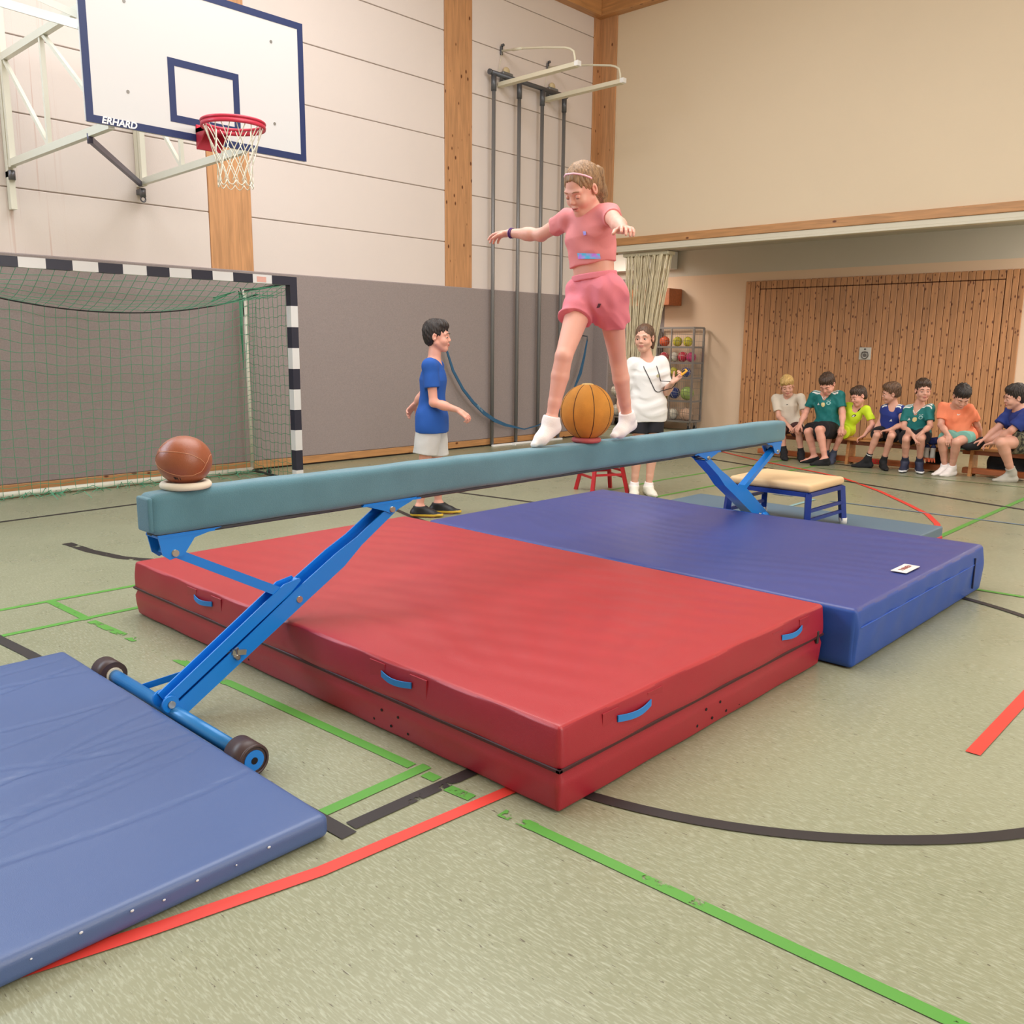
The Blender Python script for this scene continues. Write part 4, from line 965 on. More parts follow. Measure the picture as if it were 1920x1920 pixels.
bag((-2.70, 11.24, 0.155), (0.46, 0.12, 0.27), 'larger black bag under the right bench behind the crossed leg')
# ================================================================ SOFT-BODY MESHER (signed distance fields -> surface nets)
def V3(p): return np.array(p, dtype=np.float32)
class Prim:
    def __init__(s, kind, k=0.02, op='u', clips=None, **kw):
        s.kind = kind; s.k = k; s.op = op; s.clips = clips or []; s.__dict__.update(kw)
        if kind == 'cone':
            s.a = V3(s.a); s.b = V3(s.b); ab = s.b-s.a
            if getattr(s, 'fl', None) is not None:
                u = V3(s.fl); s.u = u/np.linalg.norm(u); s.wf = 1.0/s.w-1.0
                s.a2 = s.a; s.ab = ab+s.u*np.dot(ab, s.u)*s.wf
            else: s.u = None; s.ab = ab
            s.L2 = max(float(np.dot(s.ab, s.ab)), 1e-9)
        elif kind == 'ell': s.c = V3(s.c); s.r = V3(s.r); s.R = np.array(s.R, dtype=np.float32) if getattr(s, 'R', None) is not None else None
        elif kind == 'plane': s.p = V3(s.p); s.n = V3(s.n)/np.linalg.norm(V3(s.n))
        s.clips = [(V3(n)/np.linalg.norm(V3(n)), V3(p)) for n, p in s.clips]
    def d(s, P):
        if s.kind == 'cone':
            q = P-s.a
            if s.u is not None: q = q+np.outer(q @ s.u*s.wf, s.u)
            t = np.clip(q @ s.ab/s.L2, 0, 1)
            r = s.ra+(s.rb-s.ra)*t
            if hasattr(s, 'bulge'): r = r+s.bulge*np.sin(np.pi*np.clip(t*1.5, 0, 1))
            dd = np.linalg.norm(q-np.outer(t, s.ab), axis=1)-r
            if s.u is not None: dd = dd*(0.5+0.5*s.w)
        elif s.kind == 'ell':
            q = P-s.c
            if s.R is not None: q = q @ s.R       # columns of R are the local axes
            k0 = np.linalg.norm(q/s.r, axis=1); k1 = np.linalg.norm(q/(s.r*s.r), axis=1)
            dd = k0*(k0-1)/np.maximum(k1, 1e-6)
        else: dd = (P-s.p) @ s.n
        for n, p in s.clips: dd = np.maximum(dd, (P-p) @ n)
        return dd
def cone(a, b, ra, rb, k=0.02, **kw): return Prim('cone', k, a=a, b=b, ra=ra, rb=rb, **kw)
def ell(c, r, k=0.02, R=None, **kw): return Prim('ell', k, c=c, r=r, R=R, **kw)
def smin(a, b, k):
    h = np.clip(0.5+0.5*(b-a)/k, 0, 1); return b+(a-b)*h-k*h*(1-h)
def ev(prims, P):
    d = np.full(len(P), 9.0, dtype=np.float32)
    for p in prims:
        if isinstance(p, tuple):                 # ('group', prims, k)
            dp = ev(p[1], P); d = smin(d, dp, p[2]) if p[2] > 0 else np.minimum(d, dp); continue
        dp = p.d(P)
        if p.op == 'u': d = smin(d, dp, max(p.k, 1e-4))
        elif p.op == 's': d = -smin(-d, dp, max(p.k, 1e-4))
        elif p.op == 'i': d = np.maximum(d, dp)
    return d
def cull(prims, c, R):
    out = []
    for p in prims:
        if isinstance(p, tuple):
            g = cull(p[1], c, R)
            if g: out.append(('group', g, p[2]))
        elif p.op == 'i': out.append(p)
        elif float(p.d(c[None, :])[0]) < R*1.25+p.k: out.append(p)
    return out
def bounds(prims):
    lo = np.array([1e9]*3); hi = -lo
    for p in prims:
        if isinstance(p, tuple): l, h = bounds(p[1])
        elif p.op != 'u': continue
        elif p.kind == 'cone':
            r = max(p.ra, p.rb)+getattr(p, 'bulge', 0); l = np.minimum(p.a, p.b)-r; h = np.maximum(p.a, p.b)+r
        else: r = float(max(p.r)); l = p.c-r; h = p.c+r
        lo = np.minimum(lo, l); hi = np.maximum(hi, h)
    return lo, hi
EDG = [(0, 1), (2, 3), (4, 5), (6, 7), (0, 2), (1, 3), (4, 6), (5, 7), (0, 4), (1, 5), (2, 6), (3, 7)]
def mesh_sdf(prims, vox, disp=None, extra=None):
    """returns (verts, quads) of the zero surface; EXTRA combines a whole-field function, DISP adds relief"""
    lo, hi = bounds(prims); lo = lo-3*vox; hi = hi+3*vox; B = 12
    nb = np.maximum(1, np.ceil((hi-lo)/(vox*B)).astype(int)); n = nb*B+1
    S = np.ones(tuple(n), dtype=np.float32)
    g = np.stack(np.meshgrid(*[np.arange(k) for k in nb], indexing='ij'), -1).reshape(-1, 3)
    cen = (lo+(g+0.5)*B*vox).astype(np.float32)
    f = lambda pr, P: (ev(pr, P) if extra is None else extra(ev(pr, P), P))
    dc = ev(prims, cen); half = B*vox*0.5*1.7321
    loc = np.stack(np.meshgrid(*[np.arange(B+1)]*3, indexing='ij'), -1).reshape(-1, 3)
    for i in range(len(g)):
        o = g[i]*B
        if dc[i] > half*1.6+0.02: continue
        if dc[i] < -half*1.8-0.02 and extra is None: S[o[0]:o[0]+B+1, o[1]:o[1]+B+1, o[2]:o[2]+B+1] = -1; continue
        pr = cull(prims, cen[i], half)
        if not any(isinstance(p, tuple) or p.op == 'u' for p in pr): continue
        P = (lo+(o+loc)*vox).astype(np.float32)
        d = f(pr, P)
        if disp is not None: d = d+disp(P)
        S[o[0]:o[0]+B+1, o[1]:o[1]+B+1, o[2]:o[2]+B+1] = d.reshape(B+1, B+1, B+1)
    S[0], S[-1], S[:, 0], S[:, -1], S[:, :, 0], S[:, :, -1] = 1, 1, 1, 1, 1, 1
    I = S < 0
    c = [I[dx:I.shape[0]-1+dx, dy:I.shape[1]-1+dy, dz:I.shape[2]-1+dz] for dx in (0, 1) for dy in (0, 1) for dz in (0, 1)]
    anyi = c[0].copy(); alli = c[0].copy()
    for x in c[1:]: anyi |= x; alli &= x
    act = anyi & ~alli; cells = np.argwhere(act)
    if len(cells) == 0: return np.zeros((0, 3)), np.zeros((0, 4), int)
    vi = np.full(act.shape, -1, dtype=np.int32); vi[act] = np.arange(len(cells))
    cor = np.array([(dx, dy, dz) for dx in (0, 1) for dy in (0, 1) for dz in (0, 1)])
    val = np.stack([S[cells[:, 0]+k[0], cells[:, 1]+k[1], cells[:, 2]+k[2]] for k in cor], 1)
    acc = np.zeros((len(cells), 3)); cnt = np.zeros(len(cells))
    for a, b in EDG:
        va, vb = val[:, a], val[:, b]; m = (va < 0) != (vb < 0)
        t = np.where(m, va/np.where(m, va-vb, 1), 0)
        p = cor[a]+(cor[b]-cor[a])*t[:, None]; acc += p*m[:, None]; cnt += m
    V = lo+(cells+acc/cnt[:, None])*vox
    Q = []
    for ax in range(3):
        sl0 = [slice(None)]*3; sl1 = [slice(None)]*3; sl0[ax] = slice(0, -1); sl1[ax] = slice(1, None)
        A = I[tuple(sl0)]; Bq = I[tuple(sl1)]; e = np.argwhere(A != Bq)
        o1, o2 = [(1, 2), (2, 0), (0, 1)][ax]
        e = e[(e[:, o1] > 0) & (e[:, o2] > 0)]
        def cell(d1, d2): q = e.copy(); q[:, o1] -= d1; q[:, o2] -= d2; return vi[q[:, 0], q[:, 1], q[:, 2]]
        q = np.stack([cell(1, 1), cell(0, 1), cell(0, 0), cell(1, 0)], 1)
        fl_ = A[e[:, 0], e[:, 1], e[:, 2]]; q[~fl_] = q[~fl_][:, ::-1]; Q.append(q)
    Q = np.concatenate(Q); Q = Q[(Q >= 0).all(1)]
    return V, Q
def smooth(V, Q, it=2, lam=0.5):
    n = len(V)
    e = np.concatenate([Q[:, [0, 1]], Q[:, [1, 2]], Q[:, [2, 3]], Q[:, [3, 0]]])
    deg = np.bincount(e[:, 0], minlength=n)+np.bincount(e[:, 1], minlength=n)
    for _ in range(it):
        s = np.stack([np.bincount(e[:, 0], V[e[:, 1], k], n)+np.bincount(e[:, 1], V[e[:, 0], k], n) for k in range(3)], 1)
        V = V+(s/np.maximum(deg, 1)[:, None]-V)*lam
    return V
def soft(name, prims, vox, mats, parent, matfn=None, disp=None, extra=None, sm=2, more=None):
    V, Q = mesh_sdf(prims, vox, disp, extra)
    if len(V) == 0: print('EMPTY', name); return None
    V = smooth(V, Q, sm)
    mi = matfn(V[Q].mean(1)) if matfn else np.zeros(len(Q), int)
    if more:
        for (v2, q2, m2) in more: Q = np.concatenate([Q, q2+len(V)]); V = np.concatenate([V, v2]); mi = np.concatenate([mi, np.full(len(q2), m2)])
    me = bpy.data.meshes.new(name); o_ = np.array([(V[:, 0].min()+V[:, 0].max())/2, (V[:, 1].min()+V[:, 1].max())/2, V[:, 2].min()])
    me.vertices.add(len(V)); me.vertices.foreach_set('co', (V-o_).astype(np.float32).ravel())
    me.loops.add(len(Q)*4); me.loops.foreach_set('vertex_index', Q.astype(np.int32).ravel())
    me.polygons.add(len(Q)); me.polygons.foreach_set('loop_start', np.arange(0, len(Q)*4, 4, dtype=np.int32)); me.polygons.foreach_set('loop_total', np.full(len(Q), 4, dtype=np.int32))
    if not isinstance(mats, (list, tuple)): mats = [mats]
    for m in mats: me.materials.append(m)
    me.polygons.foreach_set('material_index', mi.astype(np.int32)); me.polygons.foreach_set('use_smooth', np.ones(len(Q), bool))
    me.update(calc_edges=True); me.validate()
    o = bpy.data.objects.new(name, me); COL.objects.link(o); place(o, o_, parent)
    return o

# ================================================================ PEOPLE
def nz(v): v = np.array(v, float); return v/max(np.linalg.norm(v), 1e-9)
def skin_mat(name, col, blush=None):
    if name in MATS: return MATS[name]
    m = mat(name, col, 0.5, var=0.03, vscale=14, world=True)
    b = m.node_tree.nodes['Principled BSDF']
    b.inputs['Subsurface Weight'].default_value = 0.15; b.inputs['Subsurface Radius'].default_value = (0.02, 0.008, 0.005); b.inputs['Subsurface Scale'].default_value = 0.4
    return m
def hair_mat(name, col, dark):
    if name in MATS: return MATS[name]
    m = bpy.data.materials.new(name); m.use_nodes = True; nt = m.node_tree; b = nt.nodes['Principled BSDF']; L = nt.links
    tc = nt.nodes.new('ShaderNodeTexCoord').outputs['Object']; mp = nt.nodes.new('ShaderNodeMapping'); mp.inputs['Scale'].default_value = (60, 60, 9); L.new(tc, mp.inputs[0])
    n = nt.nodes.new('ShaderNodeTexNoise'); n.inputs['Scale'].default_value = 2.5; n.inputs['Detail'].default_value = 5; n.inputs['Distortion'].default_value = 1.0; L.new(mp.outputs[0], n.inputs['Vector'])
    cr = nt.nodes.new('ShaderNodeValToRGB'); L.new(n.outputs['Fac'], cr.inputs[0]); cr.color_ramp.elements[0].position = .35; cr.color_ramp.elements[1].position = .68
    cr.color_ramp.elements[0].color = rgb(dark); cr.color_ramp.elements[1].color = rgb(col); L.new(cr.outputs[0], b.inputs['Base Color'])
    bp = nt.nodes.new('ShaderNodeBump'); bp.inputs['Strength'].default_value = 0.6; bp.inputs['Distance'].default_value = 0.004; L.new(n.outputs['Fac'], bp.inputs['Height']); L.new(bp.outputs[0], b.inputs['Normal'])
    b.inputs['Roughness'].default_value = 0.5; MATS[name] = m; return m
EYEW = mat('eye_white', (226, 220, 214), 0.3); IRIS = mat('iris_brown', (52, 40, 34), 0.25); IRISB = mat('iris_blue', (74, 92, 110), 0.25)

class Body:
    """one continuous figure from joint positions; every limb a tapering form blended into its neighbour"""
    def __init__(s, J, sc=1.0, build=1.0, fwd=None):
        s.J = {k: np.array(v, float) for k, v in J.items()}; s.sc = sc; s.bd = build
        J = s.J; hc = (J['hipR']+J['hipL'])/2; shc = (J['shR']+J['shL'])/2
        s.hc, s.shc = hc, shc
        s.side = nz(J['hipL']-J['hipR']); s.sside = nz(J['shL']-J['shR']); s.up = nz(shc-hc)
        s.f = nz(np.cross(s.sside, s.up)) if fwd is None else nz(fwd)
        s.hf = nz(np.cross(s.side, s.up))
        s.fh = nz(J['look']); uph = nz(J.get('headup', s.up)); s.sh = nz(np.cross(s.fh, uph)); s.uh = np.cross(s.sh, s.fh)   # sh: the subject's right
        s.RH = np.stack([s.sh, s.fh, s.uh], 1)
        s.hs = s.J['hs'][0] if 'hs' in J else 1.0
    def H(s, x, y, z): return s.J['head']+(s.RH @ np.array([x, y, z]))*s.hs
    def torso(s, g=0.0, low=1.0):
        """g inflates"""
        b = s.bd*s.sc; J = s.J; up, f, sd = s.up, s.f, s.sside
        L = np.linalg.norm(s.shc-s.hc); w = 0.72
        P = []
        hw = s.J['hipL']-s.J['hipR']; c0 = s.hc
        P.append(cone(s.J['hipR']+up*0.015, s.J['hipL']+up*0.015, 0.082*b+g, 0.082*b+g, 0.03))
        wst = s.hc+up*L*0.42
        P.append(cone(s.hc+up*0.03, wst, 0.118*b+g, 0.108*b+g, 0.05, fl=s.hf, w=w))
        ch = s.hc+up*L*0.74
        P.append(cone(wst, ch, 0.108*b+g, 0.128*b+g, 0.05, fl=f, w=w))
        P.append(cone(ch, s.shc-up*0.008, 0.124*b+g, 0.066*b+g, 0.05, fl=f, w=w))
        P.append(cone(J['shR']+sd*0.012-up*.008, J['shL']-sd*0.012-up*.008, 0.040*b+g, 0.040*b+g, 0.04))
        return P
    def neck(s, g=0.0):
        b = s.sc; n = s.J['neck']
        return [cone(s.shc-s.up*0.02, n, 0.066*b+g, 0.047*b+g, 0.045), cone(n, s.H(0, -0.02, -0.05), 0.046*b+g, 0.044*b+g, 0.025)]
    def arm(s, S, g=0.0, part='all'):
        J = s.J; b = s.sc*s.bd**0.7; P = []
        sh, el, wr = J['sh'+S], J['el'+S], J['wr'+S]
        if part in ('all', 'up'): P += [ell(sh-s.up*.006, [0.044*b+g]*3, 0.03), cone(sh, el, 0.044*b+g, 0.034*b+g, 0.03)]
        if part in ('all', 'lo'): P += [cone(el, el+(wr-el)*0.45, 0.034*b+g, 0.035*b+g, 0.02), cone(el+(wr-el)*0.35, wr, 0.035*b+g, 0.0225*b+g, 0.02)]
        return P
    def leg(s, S, g=0.0):
        J = s.J; b = s.sc*s.bd; hp, kn, an = J['hip'+S], J['kn'+S], J['an'+S]
        calfdir = nz(np.cross(np.cross(kn-hp, an-kn), an-kn)) if np.linalg.norm(np.cross(kn-hp, an-kn)) > 1e-3 else -s.hf
        if 'back' in J: calfdir = nz(J['back'])
        m = kn+(an-kn)*0.30
        return [cone(hp, kn, 0.080*b+g, 0.046*b+g, 0.035), cone(kn, m+calfdir*0.007*b, 0.0465*b+g, 0.0485*b+g, 0.012), cone(m+calfdir*0.007*b, kn+(an-kn)*.72+calfdir*.002*b, 0.0485*b+g, 0.034*b+g, 0.008), cone(kn+(an-kn)*.70, an, 0.034*b+g, 0.030*b+g, 0.012)]
    def foot(s, S, g=0.0):
        J = s.J; b = s.sc; an, he, to = J['an'+S], J['he'+S], J['toe'+S]
        d = nz(to-he); ball = he+(to-he)*0.68; up = nz(an-(he+to)/2-d*np.dot(an-(he+to)/2, d))
        return [ell(an, [0.033*b+g]*3, 0.02), cone(an, he+up*0.012, 0.033*b+g, 0.029*b+g, 0.02), cone(an, ball, 0.032*b+g, 0.026*b+g, 0.025), cone(he, ball, 0.028*b+g, 0.032*b+g, 0.02), cone(ball, to, 0.031*b+g, 0.020*b+g, 0.02, fl=up, w=0.7)]
    def hand(s, S, vox):
        """palm, four fingers of unequal length and a thumb that leaves the side of the palm"""
        J = s.J; wr = J['wr'+S]; d = nz(J['hd'+S]); n = nz(J['pn'+S]); n = nz(n-d*np.dot(n, d)); curl = J.get('curl'+S, np.array([0.35]))[0]
        sgn = -1 if S == 'R' else 1
        lat = np.cross(n, d)*sgn   # towards the thumb
        h = s.sc*0.165; P = []
        k0 = wr+d*h*0.50
        P.append(cone(wr, wr+d*h*0.22, 0.022*s.sc, 0.026*s.sc, 0.012, fl=n, w=0.65))
        P.append(cone(wr+d*h*0.16+lat*0.012*s.sc, k0+lat*0.020*s.sc, 0.020*s.sc, 0.016*s.sc, 0.012, fl=n, w=0.72))
        P.append(cone(wr+d*h*0.16-lat*0.010*s.sc, k0-lat*0.020*s.sc, 0.020*s.sc, 0.015*s.sc, 0.012, fl=n, w=0.72))
        F_ = []
        for i, (o, ln, cu) in enumerate(((0.027, 0.40, .8), (0.009, 0.45, 1.0), (-0.009, 0.42, 1.1), (-0.026, 0.33, 1.25))):
            p = k0+lat*o*s.sc-d*abs(o)*0.25; sp = nz(d+lat*o*4); a = curl*cu*0.7; seg = (0.42, 0.32, 0.26); r = 0.0088*s.sc
            ch = []
            for q in range(3):
                dr = sp*math.cos(a)+n*math.sin(a); p2 = p+dr*h*ln*seg[q]
                ch.append(cone(p, p2, r, r*0.9, 0.003)); p = p2; r *= 0.92; a += curl*cu*1.3
            F_.append(ch)
        for ch in F_: P.append(('group', ch, 0.0035))
        p = wr+d*h*0.14+lat*0.020*s.sc+n*0.006; dr = nz(d*0.72+lat*0.75+n*(0.25+0.5*curl)); p2 = p+dr*h*0.24; dr2 = nz(d*0.95+lat*0.35+n*(0.3+0.8*curl)); p3 = p2+dr2*h*0.20
        P.append(('group', [cone(p, p2, 0.0135*s.sc, 0.0105*s.sc, 0.006), cone(p2, p3, 0.0105*s.sc, 0.0085*s.sc, 0.004)], 0.008))
        return P
    def head(s):
        h = s.hs; R = s.RH; H = s.H; e = lambda x, y, z, a, b, c, k=0.012, **kw: ell(H(x, y, z), [a*h, b*h, c*h], k*h, R, **kw)
        P = [e(0, -.016, .036, .074, .092, .078), e(0, .026, -.022, .060, .064, .088, .02), e(0, .060, -.090, .024, .022, .019, .02)]
        for x in (-1, 1):
            P += [cone(H(x*.050, .002, -.050), H(x*.012, .058, -.092), .019*h, .018*h, .02*h), e(x*.034, .058, -.036, .025, .024, .024, .02), cone(H(x*.042, .070, .018), H(x*.010, .079, .016), .009*h, .008*h, .016*h)]
            P += [e(x*.0315, .092, -.002, .0160, .0115, .0095, .010, op='s'), e(x*.076, -.008, -.006, .009, .017, .029, .006)]
            P += [e(x*.079, -.003, -.003, .005, .008, .015, .004, op='s')]
        P += [cone(H(0, .082, .004), H(0, .0985, -.026), .0062*h, .0090*h, .012*h), e(.009, .092, -.030, .0065, .008, .006, .006), e(-.009, .092, -.030, .0065, .008, .006, .006)]
        P += [e(0, .083, -.055, .022, .012, .008, .006), e(0, .081, -.067, .019, .012, .008, .006), e(0, .096, -.0605, .021, .008, .0016, .003, op='s')]
        return P
    def eyes(s, root, body, closed=0.0, iris=IRIS, skin=None, brow=(96, 70, 50), bn='brow_brown', lip=None):
        h = s.hs; H = s.H
        M = frame(s.RH[:, 0], s.RH[:, 1], s.RH[:, 2])
        for x in (-1, 1):
            mb = MB(); c = H(x*.0315, .0757, -.003); r = .0118*h
            mb.sph(c, r, 14, 10)
            for i, f in enumerate(mb.f):
                m = sum((Vector(mb.v[k]) for k in f), Vector())/len(f)-Vector(c); dd = Vector(s.RH[:, 1]); g_ = Vector(s.RH[:, 0])
                tgt = (dd+g_*s.J.get('gaze', np.zeros(2))[0]+Vector(s.RH[:, 2])*s.J.get('gaze', np.zeros(2))[1]).normalized()
                if m.normalized().dot(tgt) > 0.80: mb.m[i] = 1
            mb.build('eye', [EYEW, iris], body)
            lid = MB(); lid.sph(c, (r*1.06,)*3, 16, 10, M=None)
            # upper lid: keep the cap above the opening
            up = Vector(s.RH[:, 2]); fr = Vector(s.RH[:, 1]); lim = 0.30-1.15*closed; keep = []
            for f in lid.f:
                m = (sum((Vector(lid.v[k]) for k in f), Vector())/len(f)-Vector(c)).normalized()
                if m.dot(up) > lim or m.dot(up) < -0.62+0.25*closed: keep.append(f)
            lk = math.sqrt(1-lim*lim); fw_ = Vector(s.RH[:, 0]); cc = Vector(c)
            MB().tube([cc+(fw_*math.sin(a)*lk+fr*math.cos(a)*lk+up*lim)*r*1.09 for a in [math.radians(-62+i*124/8) for i in range(9)]], [.0006*h, .001*h, .0013*h, .0015*h, .0015*h, .0015*h, .0013*h, .001*h, .0006*h], 5).build('eyelash', mat('lash_dark', (62, 42, 36), 0.8), body)
            lid.f = keep; lid.m = [0]*len(keep); lid.sm = [True]*len(keep); lid.build('eyelid', skin, body)
            b = MB(); b.tube([H(x*.014, .0915, .020), H(x*.024, .0925, .0245), H(x*.036, .0865, .0245), H(x*.047, .076, .019)], [.0018*h, .003*h, .0027*h, .0012*h], 6)
            b.build('eyebrow', mat(bn, brow, 0.8), body)
        L_ = mat('lips', (204, 126, 116), 0.45) if lip is None else lip
        mb = MB(); mb.tube([H(-.021, .0855, -.0595), H(-.011, .0935, -.0555), H(0, .0955, -.057), H(.011, .0935, -.0555), H(.021, .0855, -.0595)], [.0012*h, .0030*h, .0028*h, .0030*h, .0012*h], 6)
        mb.tube([H(-.019, .0855, -.0615), H(-.009, .0925, -.0665), H(0, .094, -.0675), H(.009, .0925, -.0665), H(.019, .0855, -.0615)], [.0012*h, .0034*h, .0038*h, .0034*h, .0012*h], 6)
        stuffless = mb.build('lips', L_, body)
        mb = MB().tube([H(-.020, .087, -.0605), H(0, .0965, -.0615), H(.020, .087, -.0605)], .0006*h, 5).build('mouth_line', mat('mouth_dark', (112, 52, 50), 0.6), body)

def wrinkle(sc=1.0, amp=0.003, seed=0):
    r = np.random.RandomState(seed); D = r.normal(size=(5, 3))*np.array([1, 1, .6]); D = D/np.linalg.norm(D, axis=1)[:, None]; W = r.uniform(28, 75, 5)/sc; Ph = r.uniform(0, 6, 5)
    def f(P):
        q = P+0.02*np.sin(P[:, [1, 2, 0]]*17+Ph[0]); o = 0
        for i in range(5): o = o+np.sin(q @ D[i]*W[i]+Ph[i])
        g = np.sin(P[:, 0]*9+Ph[1])*np.sin(P[:, 2]*7+Ph[2])
        return (amp*0.55*np.clip(o*0.7+g, -1.2, 1.6)).astype(np.float32)
    return f
def hairnoise(s, amp=0.004, fr=120):
    RH = s.RH; c = s.J['head']
    def f(P):
        q = (P-c) @ RH; an = np.arctan2(q[:, 0], q[:, 1]+.02); el = q[:, 2]
        return (amp*np.sin(an*26+np.sin(el*60)*1.4)*0.6+amp*0.5*np.sin(q[:, 0]*fr+2*np.sin(q[:, 1]*40))*np.sin(q[:, 1]*fr*.5)+amp*0.5*np.sin(q[:, 0]*95+q[:, 2]*60)*np.sin(q[:, 2]*85+q[:, 1]*110)).astype(np.float32)
    return f
def short_hair(s, root, m, vox, fringe=0.045, side=-0.01, top=0.012, back=-0.075, sweep=0.0, noise=0.0048):
    h = s.hs; H = s.H; R = s.RH
    e = lambda x, y, z, a, b, c, k=0.01, **kw: ell(H(x, y, z), [a*h, b*h, c*h], k*h, R, **kw)
    P = [e(0, -.020, .040+top*.4, .081, .098, .083+top*.5, .02), e(0, -.045, -.008, .073, .062, .070, .02), e(0, .03+sweep*.3, .085, .062, .055, .036+top*.4, .02)]
    if sweep: P.append(e(sweep, .062, .070, .055, .030, .030, .02))
    P += [e(0, .095, fringe-.088, .074, .062, .085, .008, op='s'), e(.086, .036, side-.046, .034, .062, .062, .008, op='s'), e(-.086, .036, side-.046, .034, .062, .062, .008, op='s')]
    for x in (-1, 1): P.append(e(x*.083, -.006, -.012, .014, .020, .030, .006, op='s'))
    P.append(Prim('plane', 0.01, op='i', p=H(0, -.05, back), n=-R[:, 2]))
    return soft('hair', P, vox, m, root, disp=hairnoise(s, noise*h), sm=1)
def tee(s, root, m, vox, hem=0.0, sl=0.62, g=0.016, neckr=0.072, loose=0.012, amp=0.0035, seed=1, neckdown=0.0, crop=None, matfn=None, mats=None, name='shirt', vneck=0.0, slg=0.014, sleeves=True, hemdir=None):
    up = s.up; L = np.linalg.norm(s.shc-s.hc); b = s.bd*s.sc
    P = [p for p in s.torso(g)]
    hp = s.hc+up*hem
    if hem < 0.06: P.append(cone(s.hc+up*0.10, s.hc-up*0.10, 0.118*b+g, 0.125*b+g+loose, 0.04, fl=s.hf, w=0.78))
    if hem < 0.06: P.append(cone(s.J['hipR']+up*.02, s.J['hipL']+up*.02, .082*b+g+.014, .082*b+g+.014, .04))
    if hem < -0.05: P.append(cone(s.J['hipR']-up*.07, s.J['hipL']-up*.07, .085*b+g+.018, .085*b+g+.018, .04))
    if loose > 0.02: P.append(cone(s.hc+up*L*0.7, s.hc+up*0.0, 0.125*b+g, 0.120*b+g+loose, 0.04, fl=s.hf, w=0.80))
    if crop is None: P.append(Prim('plane', 0.01, op='i', p=hp, n=-up if hemdir is None else hemdir))
    else: P.append(Prim('plane', 0.01, op='i', p=s.hc+up*crop, n=-up))
    G = [('group', P, 0)]
    sg = []
    if sleeves:
        for S in 'RL':
            a, e_ = s.J['sh'+S], s.J['el'+S]; d = nz(e_-a); q = a+(e_-a)*sl
            sg += [ell(a-up*0.012, [0.042*b+slg*.6]*3, 0.035, clips=[(d, q)]), cone(a, a+(e_-a)*min(1.0, sl+.25), 0.046*b+slg, 0.045*b+slg*1.25, 0.035, clips=[(d, q)])]
        G = [('group', P+[], 0)]
        G = [('group', P, 0), ('group', sg, 0.03)]
    n_ = s.J['neck']; nb = s.shc+s.f*0.02
    cut = [cone(s.shc+s.f*(0.012+neckdown*.3)-up*(0.004+neckdown), n_+up*0.06, neckr*s.sc*0.86, neckr*s.sc*1.05, 0.006, op='s')]
    if vneck: cut.append(cone(s.shc+s.f*0.09-up*vneck, s.shc+s.f*0.06+up*0.05, 0.012, 0.05*s.sc, 0.006, op='s'))
    return soft(name, G+cut, vox, mats or m, root, disp=wrinkle(1.0, amp, seed), sm=2, matfn=matfn)
def shorts(s, root, m, vox, t=0.85, g=0.022, flare=0.018, waist=0.03, amp=0.003, seed=3, name='shorts', matfn=None, mats=None):
    b = s.bd*s.sc; up = s.up
    P = [cone(s.J['hipR']+up*.015, s.J['hipL']+up*.015, .082*b+g, .082*b+g, .03), cone(s.hc, s.hc+up*waist, .116*b+g*.6, .106*b+g*.5, .03, fl=s.hf, w=.76, clips=[(up, s.hc+up*waist)])]
    for S in 'RL':
        a, k = s.J['hip'+S], s.J['kn'+S]; d = nz(k-a); q = a+(k-a)*t
        r1 = .080+(.052-.080)*t
        P.append(cone(a, a+(k-a)*min(1.05, t+.25), .082*b+g, r1*b+g+flare, .02, clips=[(d, q)]))
    return soft(name, P, vox, mats or m, root, disp=wrinkle(1.0, amp, seed), sm=2, matfn=matfn)
def person(label, cat='person', loc=(0, 0, 0), group=None): return thing('person', label, cat, loc, group)
def body_mesh(s, root, skin, vox, hvox=None, lo_vox=None, hands='RL', feet='', legs='RL'):
    P = s.torso()+s.neck()
    for S in 'RL': P += s.arm(S)
    for S in legs: P += s.leg(S)
    for S in feet: P += s.foot(S)
    P = [('group', P, 0), ('group', s.head(), 0.018)]
    hv = hvox or vox; more = []
    for S in hands:
        hp = [cone(s.J['el'+S]+(s.J['wr'+S]-s.J['el'+S])*.8, s.J['wr'+S], 0.0255*s.sc, 0.0225*s.sc, 0.01)]+s.hand(S, hv)
        V, Q = mesh_sdf(hp, hv); more.append((smooth(V, Q, 1), Q, 0))
    # the head is meshed finer and joined at the neck
    return soft('body', P, vox, skin, root, more=more, sm=1)
POSE = {}
